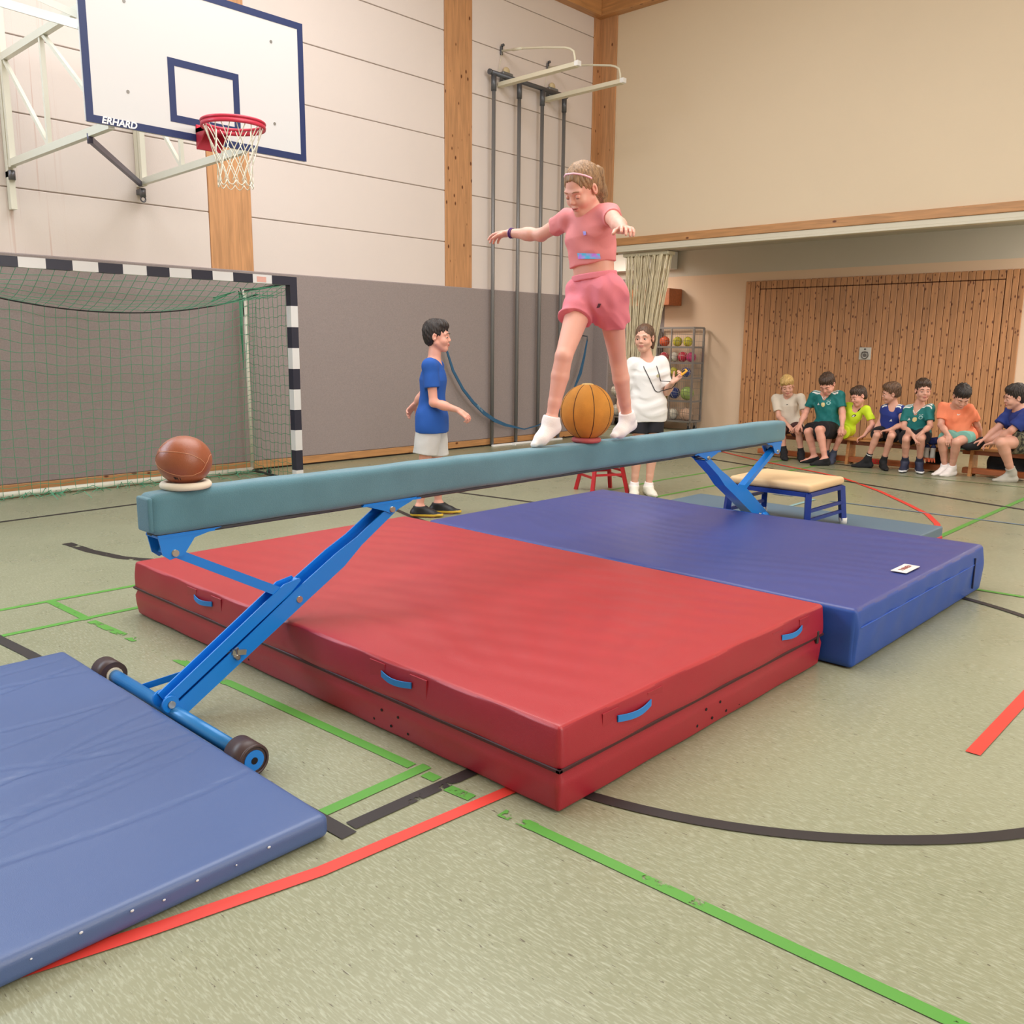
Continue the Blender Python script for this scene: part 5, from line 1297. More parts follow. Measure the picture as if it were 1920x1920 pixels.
POSE['GIRL_BEAM'] = {'hipR': (-3.120, 3.885, 1.700), 'hipL': (-2.945, 3.885, 1.700), 'knR': (-3.055, 3.650, 1.376), 'anR': (-3.103, 3.610, 1.029), 'heR': (-3.092, 3.630, 0.991), 'toeR': (-3.118, 3.500, 0.914), 'knL': (-3.045, 4.120, 1.350), 'anL': (-3.061, 4.250, 1.019), 'heL': (-3.061, 4.290, 0.973), 'toeL': (-3.054, 4.120, 0.924), 'shR': (-3.205, 3.850, 2.115), 'shL': (-2.935, 3.850, 2.115), 'neck': (-3.060, 3.835, 2.165), 'head': (-3.064, 3.780, 2.242), 'look': (-0.050, -0.800, -0.520), 'headup': (0.050, -0.500, 0.800), 'elR': (-3.450, 3.900, 2.050), 'wrR': (-3.681, 3.880, 2.076), 'elL': (-2.755, 3.680, 2.035), 'wrL': (-2.597, 3.520, 1.975), 'hdR': (-1.000, -0.050, -0.060), 'pnR': (-0.050, -0.200, -1.000), 'hdL': (0.750, -0.650, -0.050), 'pnL': (0.100, -0.300, -1.000), 'curlR': (0.350,), 'curlL': (0.300,), 'hs': (1.060,), 'gaze': (0.000, -0.500)}
POSE['BOY_BLUE'] = {'hipR': (-5.507, 4.864, 0.821), 'hipL': (-5.593, 4.989, 0.809), 'knR': (-5.530, 4.822, 0.461), 'anR': (-5.562, 4.792, 0.085), 'knL': (-5.582, 5.006, 0.431), 'anL': (-5.574, 5.014, 0.085), 'shR': (-5.448, 4.817, 1.269), 'shL': (-5.631, 5.056, 1.259), 'neck': (-5.531, 4.944, 1.366), 'head': (-5.514, 4.960, 1.501), 'look': (0.812, 0.596, -0.020), 'elR': (-5.397, 4.809, 0.970), 'wrR': (-5.251, 4.946, 0.911), 'elL': (-5.774, 5.018, 1.003), 'wrL': (-5.834, 4.989, 0.932), 'hdR': (0.652, 0.474, -0.550), 'pnR': (-0.634, 0.091, -0.700), 'hdL': (-0.301, -0.556, -0.700), 'pnL': (0.629, -0.233, -0.500), 'curlR': (0.500,), 'curlL': (0.400,), 'hs': (1.080,), 'heR': (-5.591, 4.765, 0.030), 'toeR': (-5.438, 4.908, 0.020), 'heL': (-5.603, 4.987, 0.030), 'toeL': (-5.450, 5.130, 0.020)}
POSE['GIRL_WHITE'] = {'hipR': (-4.972, 7.100, 0.857), 'hipL': (-4.866, 7.199, 0.859), 'knR': (-4.943, 7.058, 0.452), 'anR': (-4.990, 7.083, 0.080), 'knL': (-4.834, 7.161, 0.464), 'anL': (-4.875, 7.163, 0.080), 'shR': (-5.028, 7.047, 1.276), 'shL': (-4.826, 7.236, 1.288), 'neck': (-4.937, 7.132, 1.368), 'head': (-4.945, 7.098, 1.518), 'look': (0.309, -0.944, -0.060), 'elR': (-5.111, 6.970, 0.968), 'wrR': (-5.023, 6.888, 0.751), 'elL': (-4.762, 7.242, 1.011), 'wrL': (-4.613, 7.108, 1.110), 'hdR': (0.242, -0.185, -0.900), 'pnR': (0.798, 0.611, 0.000), 'hdL': (0.616, 0.440, 0.620), 'pnL': (-0.014, -0.424, 0.800), 'curlR': (0.400,), 'curlL': (0.750,), 'hs': (1.130,), 'gaze': (0.250, -0.050), 'heR': (-5.012, 7.110, 0.030), 'toeR': (-4.893, 6.955, 0.020), 'heL': (-4.906, 7.182, 0.030), 'toeL': (-4.737, 7.073, 0.020)}
POSE['BOY_1'] = {'hipR': (-5.424, 11.120, 0.420), 'hipL': (-5.268, 11.120, 0.420), 'shR': (-5.550, 11.080, 0.780), 'shL': (-5.198, 11.080, 0.810), 'neck': (-5.370, 11.060, 0.852), 'head': (-5.363, 11.000, 0.952), 'look': (0.450, -0.800, -0.300), 'knR': (-5.326, 10.860, 0.352), 'knL': (-5.089, 10.860, 0.355), 'elR': (-5.455, 11.000, 0.547), 'elL': (-5.102, 11.020, 0.588), 'wrR': (-5.244, 10.860, 0.455), 'wrL': (-5.107, 10.880, 0.463), 'hs': (1.050,), 'anR': (-5.278, 10.860, 0.102), 'toeR': (-5.182, 10.726, 0.018), 'heR': (-5.299, 10.888, 0.032), 'anL': (-5.060, 10.900, 0.097), 'toeL': (-4.965, 10.765, 0.018), 'heL': (-5.080, 10.929, 0.032), 'hdR': (0.700, -0.300, -0.500), 'pnR': (0.000, 0.000, -1.000), 'curlR': (0.500,), 'hdL': (-0.600, -0.300, -0.500), 'pnL': (0.000, 0.000, -1.000), 'curlL': (0.500,)}
POSE['BOY_2'] = {'hipR': (-4.856, 11.000, 0.420), 'hipL': (-4.700, 11.000, 0.420), 'shR': (-4.973, 10.980, 0.851), 'shL': (-4.644, 10.980, 0.872), 'neck': (-4.789, 10.940, 0.901), 'head': (-4.762, 10.860, 1.004), 'look': (0.050, -0.750, -0.620), 'knR': (-4.904, 10.720, 0.398), 'knL': (-4.715, 10.620, 0.445), 'elR': (-5.064, 10.980, 0.634), 'elL': (-4.577, 10.960, 0.656), 'wrR': (-5.058, 10.820, 0.484), 'wrL': (-4.520, 10.840, 0.492), 'hs': (1.120,), 'anR': (-4.831, 10.800, 0.077), 'toeR': (-4.947, 10.683, 0.018), 'heR': (-4.807, 10.825, 0.032), 'anL': (-4.629, 10.660, 0.087), 'toeL': (-4.743, 10.540, 0.018), 'heL': (-4.605, 10.685, 0.032), 'hdR': (-0.300, -0.400, -0.800), 'pnR': (0.000, 0.300, -1.000), 'curlR': (0.500,), 'hdL': (0.000, -0.300, -0.900), 'pnL': (0.000, 0.300, -1.000), 'curlL': (0.500,), 'headup': (0.000, -0.600, 0.800)}
POSE['BOY_3'] = {'hipR': (-4.733, 11.140, 0.420), 'hipL': (-4.577, 11.140, 0.420), 'shR': (-4.574, 11.120, 0.723), 'shL': (-4.327, 11.100, 0.697), 'neck': (-4.431, 11.080, 0.759), 'head': (-4.423, 11.040, 0.860), 'look': (-0.500, -0.750, -0.350), 'knR': (-4.705, 10.920, 0.386), 'knL': (-4.528, 10.860, 0.403), 'elR': (-4.649, 11.180, 0.559), 'elL': (-4.237, 11.080, 0.517), 'wrR': (-4.629, 11.020, 0.467), 'wrL': (-4.296, 10.990, 0.378), 'hs': (1.000,), 'anR': (-4.745, 10.950, 0.100), 'toeR': (-4.697, 10.792, 0.018), 'heR': (-4.755, 10.984, 0.032), 'anL': (-4.650, 10.940, 0.117), 'toeL': (-4.619, 10.778, 0.018), 'heL': (-4.657, 10.974, 0.032), 'hdR': (-0.500, -0.500, -0.500), 'pnR': (0.000, 0.000, -1.000), 'curlR': (0.500,), 'hdL': (-0.800, -0.100, -0.500), 'pnL': (0.000, 0.000, -1.000), 'curlL': (0.500,), 'headup': (-0.150, 0.000, 1.000)}
POSE['BOY_4'] = {'hipR': (-4.138, 11.120, 0.420), 'hipL': (-3.982, 11.120, 0.420), 'shR': (-4.105, 11.100, 0.728), 'shL': (-3.906, 11.080, 0.734), 'neck': (-4.007, 11.080, 0.793), 'head': (-4.029, 11.040, 0.916), 'look': (-0.850, -0.500, -0.180), 'knR': (-4.060, 10.780, 0.416), 'knL': (-3.882, 10.760, 0.418), 'elR': (-4.153, 11.080, 0.542), 'elL': (-3.855, 11.020, 0.546), 'wrR': (-4.143, 10.920, 0.454), 'wrL': (-3.936, 10.840, 0.486), 'hs': (1.030,), 'anR': (-4.168, 10.840, 0.109), 'toeR': (-4.326, 10.793, 0.018), 'heR': (-4.134, 10.850, 0.032), 'anL': (-3.986, 10.860, 0.091), 'toeL': (-3.891, 10.724, 0.018), 'heL': (-4.005, 10.889, 0.032), 'hdR': (0.800, -0.300, -0.300), 'pnR': (0.000, 0.000, -1.000), 'curlR': (0.500,), 'hdL': (-0.900, -0.100, -0.200), 'pnL': (0.000, 0.000, -1.000), 'curlL': (0.500,)}
POSE['BOY_5'] = {'hipR': (-3.793, 11.100, 0.420), 'hipL': (-3.637, 11.100, 0.420), 'shR': (-3.829, 11.060, 0.726), 'shL': (-3.573, 11.060, 0.759), 'neck': (-3.687, 11.040, 0.811), 'head': (-3.645, 11.000, 0.965), 'look': (0.520, -0.850, -0.080), 'knR': (-3.692, 10.720, 0.397), 'knL': (-3.525, 10.720, 0.423), 'elR': (-3.826, 10.980, 0.518), 'elL': (-3.522, 10.980, 0.551), 'wrR': (-3.612, 10.720, 0.448), 'wrL': (-3.520, 10.720, 0.492), 'hs': (1.080,), 'anR': (-3.729, 10.860, 0.116), 'toeR': (-3.706, 10.697, 0.018), 'heR': (-3.733, 10.895, 0.032), 'anL': (-3.577, 10.900, 0.121), 'toeL': (-3.502, 10.753, 0.018), 'heL': (-3.592, 10.931, 0.032), 'hdR': (0.700, -0.300, -0.600), 'pnR': (0.200, 0.300, -1.000), 'curlR': (0.500,), 'hdL': (-0.600, -0.300, -0.700), 'pnL': (-0.200, 0.300, -1.000), 'curlL': (0.500,)}
POSE['BOY_6'] = {'hipR': (-3.287, 11.100, 0.420), 'hipL': (-3.131, 11.100, 0.420), 'shR': (-3.419, 11.040, 0.780), 'shL': (-3.132, 11.060, 0.764), 'neck': (-3.254, 10.980, 0.835), 'head': (-3.180, 10.880, 0.915), 'look': (0.420, -0.650, -0.620), 'knR': (-3.295, 10.720, 0.410), 'knL': (-3.140, 10.720, 0.410), 'elR': (-3.404, 10.980, 0.572), 'elL': (-3.063, 11.160, 0.584), 'wrR': (-3.238, 10.740, 0.480), 'wrL': (-3.043, 11.260, 0.449), 'hs': (1.100,), 'anR': (-3.281, 10.880, 0.101), 'toeR': (-3.351, 10.731, 0.018), 'heR': (-3.266, 10.912, 0.032), 'anL': (-3.204, 10.880, 0.096), 'toeL': (-3.265, 10.727, 0.018), 'heL': (-3.191, 10.913, 0.032), 'hdR': (0.100, -0.300, -0.900), 'pnR': (0.000, 0.300, -1.000), 'curlR': (0.500,), 'hdL': (0.100, 0.300, -0.900), 'pnL': (0.000, 0.300, -1.000), 'curlL': (0.500,), 'headup': (0.450, -0.600, 0.700)}
POSE['BOY_7'] = {'hipR': (-2.499, 11.173, 0.440), 'hipL': (-2.445, 11.027, 0.440), 'shR': (-2.708, 11.120, 0.761), 'shL': (-2.461, 10.820, 0.754), 'neck': (-2.601, 10.920, 0.823), 'head': (-2.630, 10.880, 0.939), 'look': (-0.850, -0.500, -0.220), 'knR': (-2.707, 10.980, 0.511), 'knL': (-2.656, 10.620, 0.450), 'elR': (-2.796, 11.000, 0.581), 'elL': (-2.600, 10.780, 0.584), 'wrR': (-2.898, 10.900, 0.447), 'wrL': (-2.781, 10.840, 0.424), 'hs': (1.120,), 'anR': (-2.934, 10.920, 0.419), 'toeR': (-3.093, 10.830, 0.351), 'heR': (-2.962, 10.900, 0.357), 'anL': (-2.571, 10.840, 0.109), 'toeL': (-2.714, 10.757, 0.018), 'heL': (-2.541, 10.858, 0.032), 'hdR': (-0.850, -0.100, -0.400), 'pnR': (0.000, -0.100, -1.000), 'curlR': (0.500,), 'hdL': (-0.800, 0.000, -0.300), 'pnL': (0.000, -0.100, -1.000), 'curlL': (0.500,)}
SK1 = skin_mat('skin_pink', (226, 168, 150)); SK2 = skin_mat('skin_fair', (222, 170, 148)); SK3 = skin_mat('skin_tan', (216, 162, 142)); SK4 = skin_mat('skin_rosy', (228, 166, 146))
HB = hair_mat('hair_brown', (84, 60, 44), (44, 32, 26)); HD = hair_mat('hair_dark', (52, 40, 36), (26, 22, 22)); HBL = hair_mat('hair_blond', (224, 190, 122), (168, 130, 76)); HDB = hair_mat('hair_dark_blond', (176, 138, 100), (112, 84, 60)); HLB = hair_mat('hair_light_brown', (118, 86, 62), (66, 48, 38))
def march(s, pr, origin, d, n=60):
    p = np.array(origin, float); d = nz(d)
    for _ in range(n):
        v = float(ev(pr, p[None, :].astype(np.float32))[0])
        if v < 0.0005: break
        p = p+d*max(v*0.7, 0.0004)
    return p
from mathutils.bvhtree import BVHTree
def surface(o):
    """ray onto the built cloth"""
    me = o.data; off = ORG[o.name]
    t = BVHTree.FromPolygons([v.co+off for v in me.vertices], [tuple(p.vertices) for p in me.polygons])
    def hit(p, d):
        r = t.ray_cast(Vector(p), Vector(d))
        return np.array(r[0]) if r[0] is not None else np.array(p)+np.array(d)*0.3
    return hit
def decal(s, par, name, polys, m, x, z, g, size, lift=0.002, f=None):
    """flat print laid on the chest; polys in units of SIZE, x to the subject's left, z up from the shoulder line"""
    f = s.f if f is None else f; mb = MB(); surf = surface(par)
    for poly in polys:
        c0 = (sum(a for a, b in poly)/len(poly), sum(b for a, b in poly)/len(poly)); pts = []
        for i in range(len(poly)):
            a, b = poly[i], poly[(i+1) % len(poly)]
            for t in (0, .25, .5, .75): pts.append((a[0]+(b[0]-a[0])*t, a[1]+(b[1]-a[1])*t))
        mid = [((a+c0[0])/2, (b+c0[1])/2) for a, b in pts]; vs = []
        for (u, w_) in [c0]+mid+pts: vs.append(surf(s.shc+s.sside*(x+u*size)+s.up*(z+w_*size)+f*0.4, -f)+f*lift)
        n = len(pts); mb.raw(vs, smooth=True, fs=[(0, 1+i, 1+(i+1) % n) for i in range(n)]+[(1+i, 1+n+i, 1+n+(i+1) % n, 1+(i+1) % n) for i in range(n)])
    return mb.build(name, m, par)
CIRC = [[(math.cos(2*PI*i/14), math.sin(2*PI*i/14)) for i in range(14)]]
BADGE = [[(-.8, .9), (-.3, 1.1), (.3, 1.1), (.8, .9), (1, .3), (.9, -.6), (0, -1.15), (-.9, -.6), (-1, .3)]]
TRIB = [[(-1, -.7), (-.55, -.7), (-.75, -.2), (-1.05, -.4)], [(-.4, -.7), (.05, -.7), (-.35, .35), (-.7, .1)], [(.2, -.7), (.75, -.7), (-.05, .95), (-.35, .65)]]
TICK = [[(-1, .1), (-.7, .45), (-.75, -.05), (-.4, -.2), (1, .5), (-.35, -.5), (-.9, -.35)]]
def sock(s, root, S, m, vox, high=0.05, g=0.006, name='sock', extra=None, matfn=None, mats=None):
    an, kn = s.J['an'+S], s.J['kn'+S]; d = nz(kn-an)
    P = s.foot(S, g)+[cone(an, an+d*(high+.02), .034*s.sc*s.bd+g, .037*s.sc*s.bd+g, .02)]
    return soft(name, P+[Prim('plane', .01, op='i', p=an+d*high, n=d)], vox, mats or m, root, sm=1, matfn=matfn)
def shoe(s, root, S, m, vox, sole, high=0.012):
    J = s.J; an, he, to = J['an'+S], J['he'+S], J['toe'+S]; d = nz(to-he); b = s.sc
    P = s.foot(S, 0.011)
    mz = he[2]-0.012
    o = soft('shoe', P+[Prim('plane', .01, op='i', p=an+np.array([0, 0, high]), n=(0, 0, 1)), Prim('plane', .01, op='i', p=(0, 0, 0.012), n=(0, 0, -1))], vox, [m, sole], root, sm=1, matfn=lambda c: (c[:, 2] < 0.032).astype(int))
    return o

# ---------------- the girl on the beam
g = Body(POSE['GIRL_BEAM'], 1.0, 1.0); V_ = 0.0040
root = person('girl in pink top and shorts striding along the balance beam with arms spread', loc=(-3.09, 3.85, 0.9))
def gskin(c): return np.zeros(len(c), int)
bd = body_mesh(g, root, SK1, V_, 0.0028, feet='RL')
g.eyes(root, bd, closed=0.75, skin=SK1, brow=(150, 110, 84), bn='brow_blond')
PKT = mat('pink_top_cloth', (222, 134, 136), 0.75, var=0.03, vscale=10, bump=0.1, bscale=300); PKS = mat('pink_shorts_cloth', (226, 128, 142), 0.8, var=0.03, vscale=10, bump=0.12, bscale=250)
top = tee(g, root, PKT, V_, crop=0.165, sl=0.50, g=0.011, neckr=0.070, amp=0.007, seed=5, slg=0.004)
sho = shorts(g, root, PKS, V_, t=0.40, g=0.018, flare=0.006, waist=0.105, amp=0.009, seed=9)
wb_ = soft('waistband', [cone(g.hc+g.up*.085, g.hc+g.up*.118, .117+.018, .114+.018, .01, fl=g.hf, w=.78, clips=[(g.up, g.hc+g.up*.118), (-g.up, g.hc+g.up*.085)])], V_, PKS, sho)
for S in 'RL': sock(g, root, S, mat('sock_white', (238, 232, 230), 0.85, bump=0.2, bscale=200), V_, 0.028 if S == 'R' else .035)
HOLO = bpy.data.materials.new('iridescent_print'); HOLO.use_nodes = True
_nt = HOLO.node_tree; _b = _nt.nodes['Principled BSDF']; _n = _nt.nodes.new('ShaderNodeTexNoise'); _n.inputs['Scale'].default_value = 22; _cr = _nt.nodes.new('ShaderNodeValToRGB')
_nt.links.new(_nt.nodes.new('ShaderNodeNewGeometry').outputs['Position'], _n.inputs['Vector']); _nt.links.new(_n.outputs['Fac'], _cr.inputs[0]); _nt.links.new(_cr.outputs[0], _b.inputs['Base Color'])
_cr.color_ramp.elements[0].position = .4; _cr.color_ramp.elements[0].color = rgb((90, 200, 250)); _cr.color_ramp.elements[1].position = .6; _cr.color_ramp.elements[1].color = rgb((206, 130, 246)); _b.inputs['Roughness'].default_value = .25
decal(g, top, 'print', [[(-1, .3), (1, .12), (1, -.32), (-1, -.2)]], HOLO, 0.045, -0.210, 0.013, 0.060, lift=.005)
decal(g, top, 'print', [[(-.5, .6), (.5, .5), (.6, -.5), (-.3, -.6)]], HOLO, 0.045, -0.095, 0.013, 0.018, lift=.004)
decal(g, sho, 'print', [[(-1, -.6), (-.2, .1), (.2, .6), (1, .5), (.5, -.1), (0, -.5)]], mat('print_dark', (96, 60, 70), 0.7), 0.085, -0.47, 0.028, 0.02)
w1 = g.J['wrR']; ad = nz(g.J['wrR']-g.J['elR'])
MB().torus(w1-ad*0.012, 0.0265, 0.0045, 24, 8, 0, tuple(ad)).torus(w1-ad*0.024, 0.027, 0.003, 24, 8, 0, tuple(ad)).build('bracelet', mat('bracelet_purple', (86, 44, 120), 0.5), root)
h_ = g.hs; H = g.H; R_ = g.RH
e = lambda x, y, z, a, b, c, k=0.012, **kw: ell(H(x, y, z), [a*h_, b*h_, c*h_], k*h_, R_, **kw)
P = [e(0, -.020, .042, .080, .098, .084, .02), e(0, -.05, 0, .074, .062, .072, .02), e(0, .095, -.014, .072, .060, .094, .008, op='s'), e(0, .100, .012, .056, .05, .062, .010, op='s')]
for x in (-1, 1): P += [e(x*.083, -.006, -.014, .012, .020, .028, .006, op='s'), e(x*.085, .035, -.05, .030, .045, .045, .008, op='s')]
tie = H(0, -.105, .055)
P += [cone(H(0, -.085, .05), tie, .034, .026, .02), cone(tie, H(.01, -.150, .01), .024, .036, .02), cone(H(.01, -.150, .01), H(.015, -.150, -.09), .036, .030, .02), cone(H(.015, -.150, -.09), H(.02, -.135, -.185), .030, .008, .02), Prim('plane', .01, op='i', p=H(0, 0, -.20), n=-R_[:, 2])]
hair = soft('hair', P, 0.0036, HDB, root, disp=hairnoise(g, .0028), sm=1)
MB().torus(H(0, -.102, .054), .030, .009, 24, 8, 0, tuple(-R_[:, 1]*.9+R_[:, 2]*.4)).build('hair_tie', mat('hair_tie_pink', (238, 150, 160), 0.6), hair)
_hs = surface(hair)
MB().tube([Vector(_hs(H(0, -.01, .03)+R_ @ (np.array([math.sin(a), .62*math.cos(a), .72*math.cos(a)+.12*abs(math.sin(a))])*.3), -(R_ @ np.array([math.sin(a), .62*math.cos(a), .72*math.cos(a)+.12*abs(math.sin(a))])))) for a in [math.radians(-80+i*160/24) for i in range(25)]], .0050, 8).build('headband', mat('headband_pink', (244, 190, 206), 0.6), hair)

# ---------------- the boy in blue beside the goal
b0 = Body(POSE['BOY_BLUE'], 1.0, 1.02)
root = person('dark-haired boy in a blue T-shirt and grey shorts walking behind the balance beam', loc=tuple(((b0.J['heR']+b0.J['heL'])/2*np.array([1, 1, 0]))))
bd = body_mesh(b0, root, SK4, .0048, .0036, feet='RL')
b0.eyes(root, bd, closed=.25, skin=SK4, brow=(60, 44, 36), bn='brow_dark')
BT = mat('blue_tee', (30, 84, 168), 0.85, var=.03, vscale=8, bump=.15, bscale=200)
tee(b0, root, BT, .005, hem=-.10, sl=.60, g=.016, seed=11, loose=.016, amp=.004)
GS = mat('grey_shorts', (204, 202, 200), 0.85, var=.03, vscale=8, bump=.15, bscale=200)
sh_ = shorts(b0, root, GS, .005, t=.80, g=.022, flare=.026, seed=4)
short_hair(b0, root, HD, .0045, fringe=.052, side=-.008, back=-.080, top=.014)
YB_ = mat('shoe_black_yellow', (36, 36, 40), 0.5); SO = mat('sole_yellow', (226, 186, 60), 0.5)
for S in 'RL': shoe(b0, root, S, YB_, .005, SO)

# ---------------- the girl with the stopwatch
wg = Body(POSE['GIRL_WHITE'], 1.02, 1.0)
root = person('girl in a long white T-shirt with a stopwatch and black cord round her neck', loc=tuple(((wg.J['heR']+wg.J['heL'])/2*np.array([1, 1, 0]))))
bd = body_mesh(wg, root, SK2, .0048, .0036, feet='RL')
wg.eyes(root, bd, closed=0.0, skin=SK2, brow=(84, 62, 48), bn='brow_brown')
WT = mat('white_tee', (232, 230, 228), 0.85, var=.015, vscale=8, bump=.12, bscale=200)
ws = tee(wg, root, WT, .005, hem=-.135, sl=.82, g=.018, neckr=.076, loose=.024, amp=.0055, seed=21, slg=.016, neckdown=.002)
BSH = mat('black_shorts', (26, 26, 34), 0.85, var=.05, vscale=8)
shorts(wg, root, BSH, .005, t=.62, g=.014, flare=.012, seed=6)
decal(wg, ws, 'print', CIRC, mat('print_sand', (190, 186, 150), 0.8), .085, -.12, .030, .016)
e = lambda x, y, z, a, b, c, k=0.012, **kw: ell(wg.H(x, y, z), [a*wg.hs, b*wg.hs, c*wg.hs], k*wg.hs, wg.RH, **kw)
P = [e(0, -.020, .040, .079, .097, .082, .02), e(0, -.05, -.012, .074, .060, .075, .02), e(0, .090, -.026, .060, .062, .088, .008, op='s'), e(0, .105, .02, .045, .05, .055, .01, op='s')]
for x in (-1, 1): P += [e(x*.083, -.006, -.014, .012, .018, .026, .006, op='s'), e(x*.085, .035, -.055, .026, .04, .05, .008, op='s')]
for x in (-1, 1): P.append(cone(wg.H(x*.068, -.034, .01), wg.H(x*.058, -.055, -.085), .024*wg.hs, .012*wg.hs, .02))
P += [cone(wg.H(0, -.10, .0), wg.H(0, -.135, -.03), .026, .030, .02), cone(wg.H(0, -.135, -.03), wg.H(0, -.125, -.12), .028, .012, .02)]
hr = soft('hair', P, .0045, HLB, root, disp=hairnoise(wg, .002), sm=1)
SHO = mat('shoe_white', (224, 220, 206), 0.5); SOL = mat('sole_pale', (206, 200, 186), 0.5)
for S in 'RL': sock(wg, root, S, mat('sock_white', (238, 232, 230), 0.85), .005, .05); shoe(wg, root, S, SHO, .005, SOL)
_sf = surface(ws)
def chest(x, z): return _sf(wg.shc+wg.sside*x+wg.up*z+wg.f*.4, -wg.f)+wg.f*.005
hand = wg.J['wrL']+nz(wg.J['hdL'])*.085
pth = [wg.shc+wg.up*.035-wg.f*.03+wg.sside*.0, wg.shc-wg.sside*.055+wg.up*.03+wg.f*.01, wg.shc-wg.sside*.058+wg.up*.012+wg.f*.055]+[chest(x, z) for x, z in [(-.048+.098*i/12, -.04-.205*i/12) for i in range(13)]+[(.062, -.262), (.082, -.272), (.105, -.272), (.122, -.264)]]+[wg.J['wrL']+np.array([0, 0, -.055])-wg.f*.02, wg.J['wrL']+np.array([0, 0, -.03])+wg.sside*.02, hand]
tag(MB().tube(pth, .0035, 6).tube([wg.shc+wg.up*.035-wg.f*.03, wg.shc+wg.sside*.055+wg.up*.03+wg.f*.01, wg.shc+wg.sside*.062+wg.up*.010+wg.f*.055]+[chest(x, z) for x, z in [(.078+.037*i/8, -.04-.13*i/8) for i in range(9)]]+[wg.J['wrL']+np.array([0, 0, .01])-wg.sside*.02], .0035, 6).build('cord', mat('cord_black', (30, 30, 34), 0.7)), 'thin black neck cord of the girl in white, running down to her stopwatch', 'cord')
fw = nz(wg.J['hdL']); pn = nz(wg.J['pnL']); sw = thing('stopwatch', 'yellow and black stopwatch in the left hand of the girl in white', 'stopwatch', tuple(hand+fw*.03))
c_ = hand+fw*.045+pn*.014; M_ = frame(fw, np.cross(pn, fw), pn, c_)
MB().bbox((-.040, -.032, -.011), (.040, .032, .011), .008, 0, M_).build('case', mat('case_yellow', (222, 160, 50), 0.4), sw)
MB().bbox((-.018, -.018, .009), (.022, .018, .012), .003, 0, M_).cyl(M_ @ Vector((.035, 0, 0)), M_ @ Vector((.044, 0, 0)), .006, 8).build('display', mat('cord_black', (30, 30, 34), 0.7), sw)

# ---------------- the seven boys on the benches
VB, VH = .0058, .0042
TEAL = mat('teal_jersey', (14, 112, 112), 0.7, var=.10, vscale=26, world=True); WSTR = mat('stripe_white', (232, 234, 232), 0.7); CRM = mat('badge_cream', (226, 208, 150), 0.6); CREST = mat('crest_grey', (150, 196, 196), 0.6)
def stripes(s, lo=.045, hi=.17):
    def f(c):
        q = c-s.shc; xs = np.abs(q @ s.sside); y = q @ s.f; z = q @ s.up
        return ((xs > lo) & (xs < hi) & (z > -.01) & (y > -.03) & (y < .055) & (np.mod(y+.03, .024) < .013)).astype(int)
    return f
def jersey(s, root, seed, hem=-.03):
    sh = tee(s, root, None, VB, hem=hem, sl=.70, g=.012, seed=seed, loose=.010, amp=.007, slg=.010, vneck=.045, mats=[TEAL, WSTR], matfn=stripes(s))
    decal(s, sh, 'badge', BADGE, CRM, .0, -.115, .020, .026)
    decal(s, sh, 'crest', CIRC, CREST, .065, -.095, .020, .024)
    decal(s, sh, 'crest', CIRC, TEAL, .065, -.095, .020, .013, lift=.0035)
    for k in range(3): decal(s, sh, 'star', CIRC, WSTR, .047+.018*k, -.062, .020, .004)
    decal(s, sh, 'logo', TRIB, WSTR, -.065, -.105, .020, .018)
    up, f, sd = s.up, s.f, s.sside
    MB().tube([s.shc-sd*.062+up*.035+f*.00, s.shc-sd*.040-up*.000+f*.062, march(s, s.torso(.02), s.shc-up*.045+f*.3, -f)+f*.004, s.shc+sd*.040-up*.000+f*.062, s.shc+sd*.062+up*.035+f*.00], .006, 6).build('collar', WSTR, sh)
    return sh
def boy(key, label, skin, bld=.95, sc=.95, feet='RL', **kw):
    s = Body(POSE[key], sc, bld)
    r = person(label, loc=tuple((s.hc*np.array([1, 1, 0]))), group=None)
    b = body_mesh(s, r, skin, VB, VH, feet=feet)
    s.eyes(r, b, closed=kw.get('closed', .3), skin=skin, brow=kw.get('brow', (70, 52, 42)), bn=kw.get('bn', 'brow_dk'))
    return s, r
SKB = mat('sock_black', (26, 26, 30), 0.85); BLK = mat('shorts_black', (22, 22, 28), 0.8, var=.06, vscale=9)
s, r = boy('BOY_1', 'blond boy in a beige T-shirt, leftmost of the children on the bench', SK3, closed=.35, brow=(176, 140, 90), bn='brow_gold')
sh = tee(s, r, mat('beige_tee', (212, 200, 184), 0.85, var=.02, vscale=8), VB, hem=-.02, sl=.72, g=.015, seed=31, loose=.014, slg=.013, amp=.007)
decal(s, sh, 'logo', TICK, BLK, .03, -.075, .024, .014)
shorts(s, r, mat('maroon_shorts', (74, 40, 40), 0.8), VB, t=.62, g=.018, seed=1)
short_hair(s, r, HBL, .005, fringe=.046, side=.012, top=.022, sweep=.015, back=-.05, noise=.006)
for S in 'RL': sock(s, r, S, SKB, .005, .075); o = shoe(s, r, S, SKB, .005, SKB)
decal_ = MB().raw([s.J['anR']+np.array(v) for v in ((.035, -.05, -.05), (.040, -.02, -.055), (.040, .0, -.03))], [(0, 1, 2)]).build('logo', WSTR, r)

s, r = boy('BOY_2', 'boy in a teal football shirt looking down, second from the left on the bench', SK4, bld=1.05, sc=1.02, closed=.8)
jersey(s, r, 41); shorts(s, r, BLK, VB, t=.84, g=.026, flare=.026, seed=2)
short_hair(s, r, HB, .005, fringe=.058, side=.004, top=.008, back=-.07)
for S in 'RL': sock(s, r, S, SKB, .005, .004)

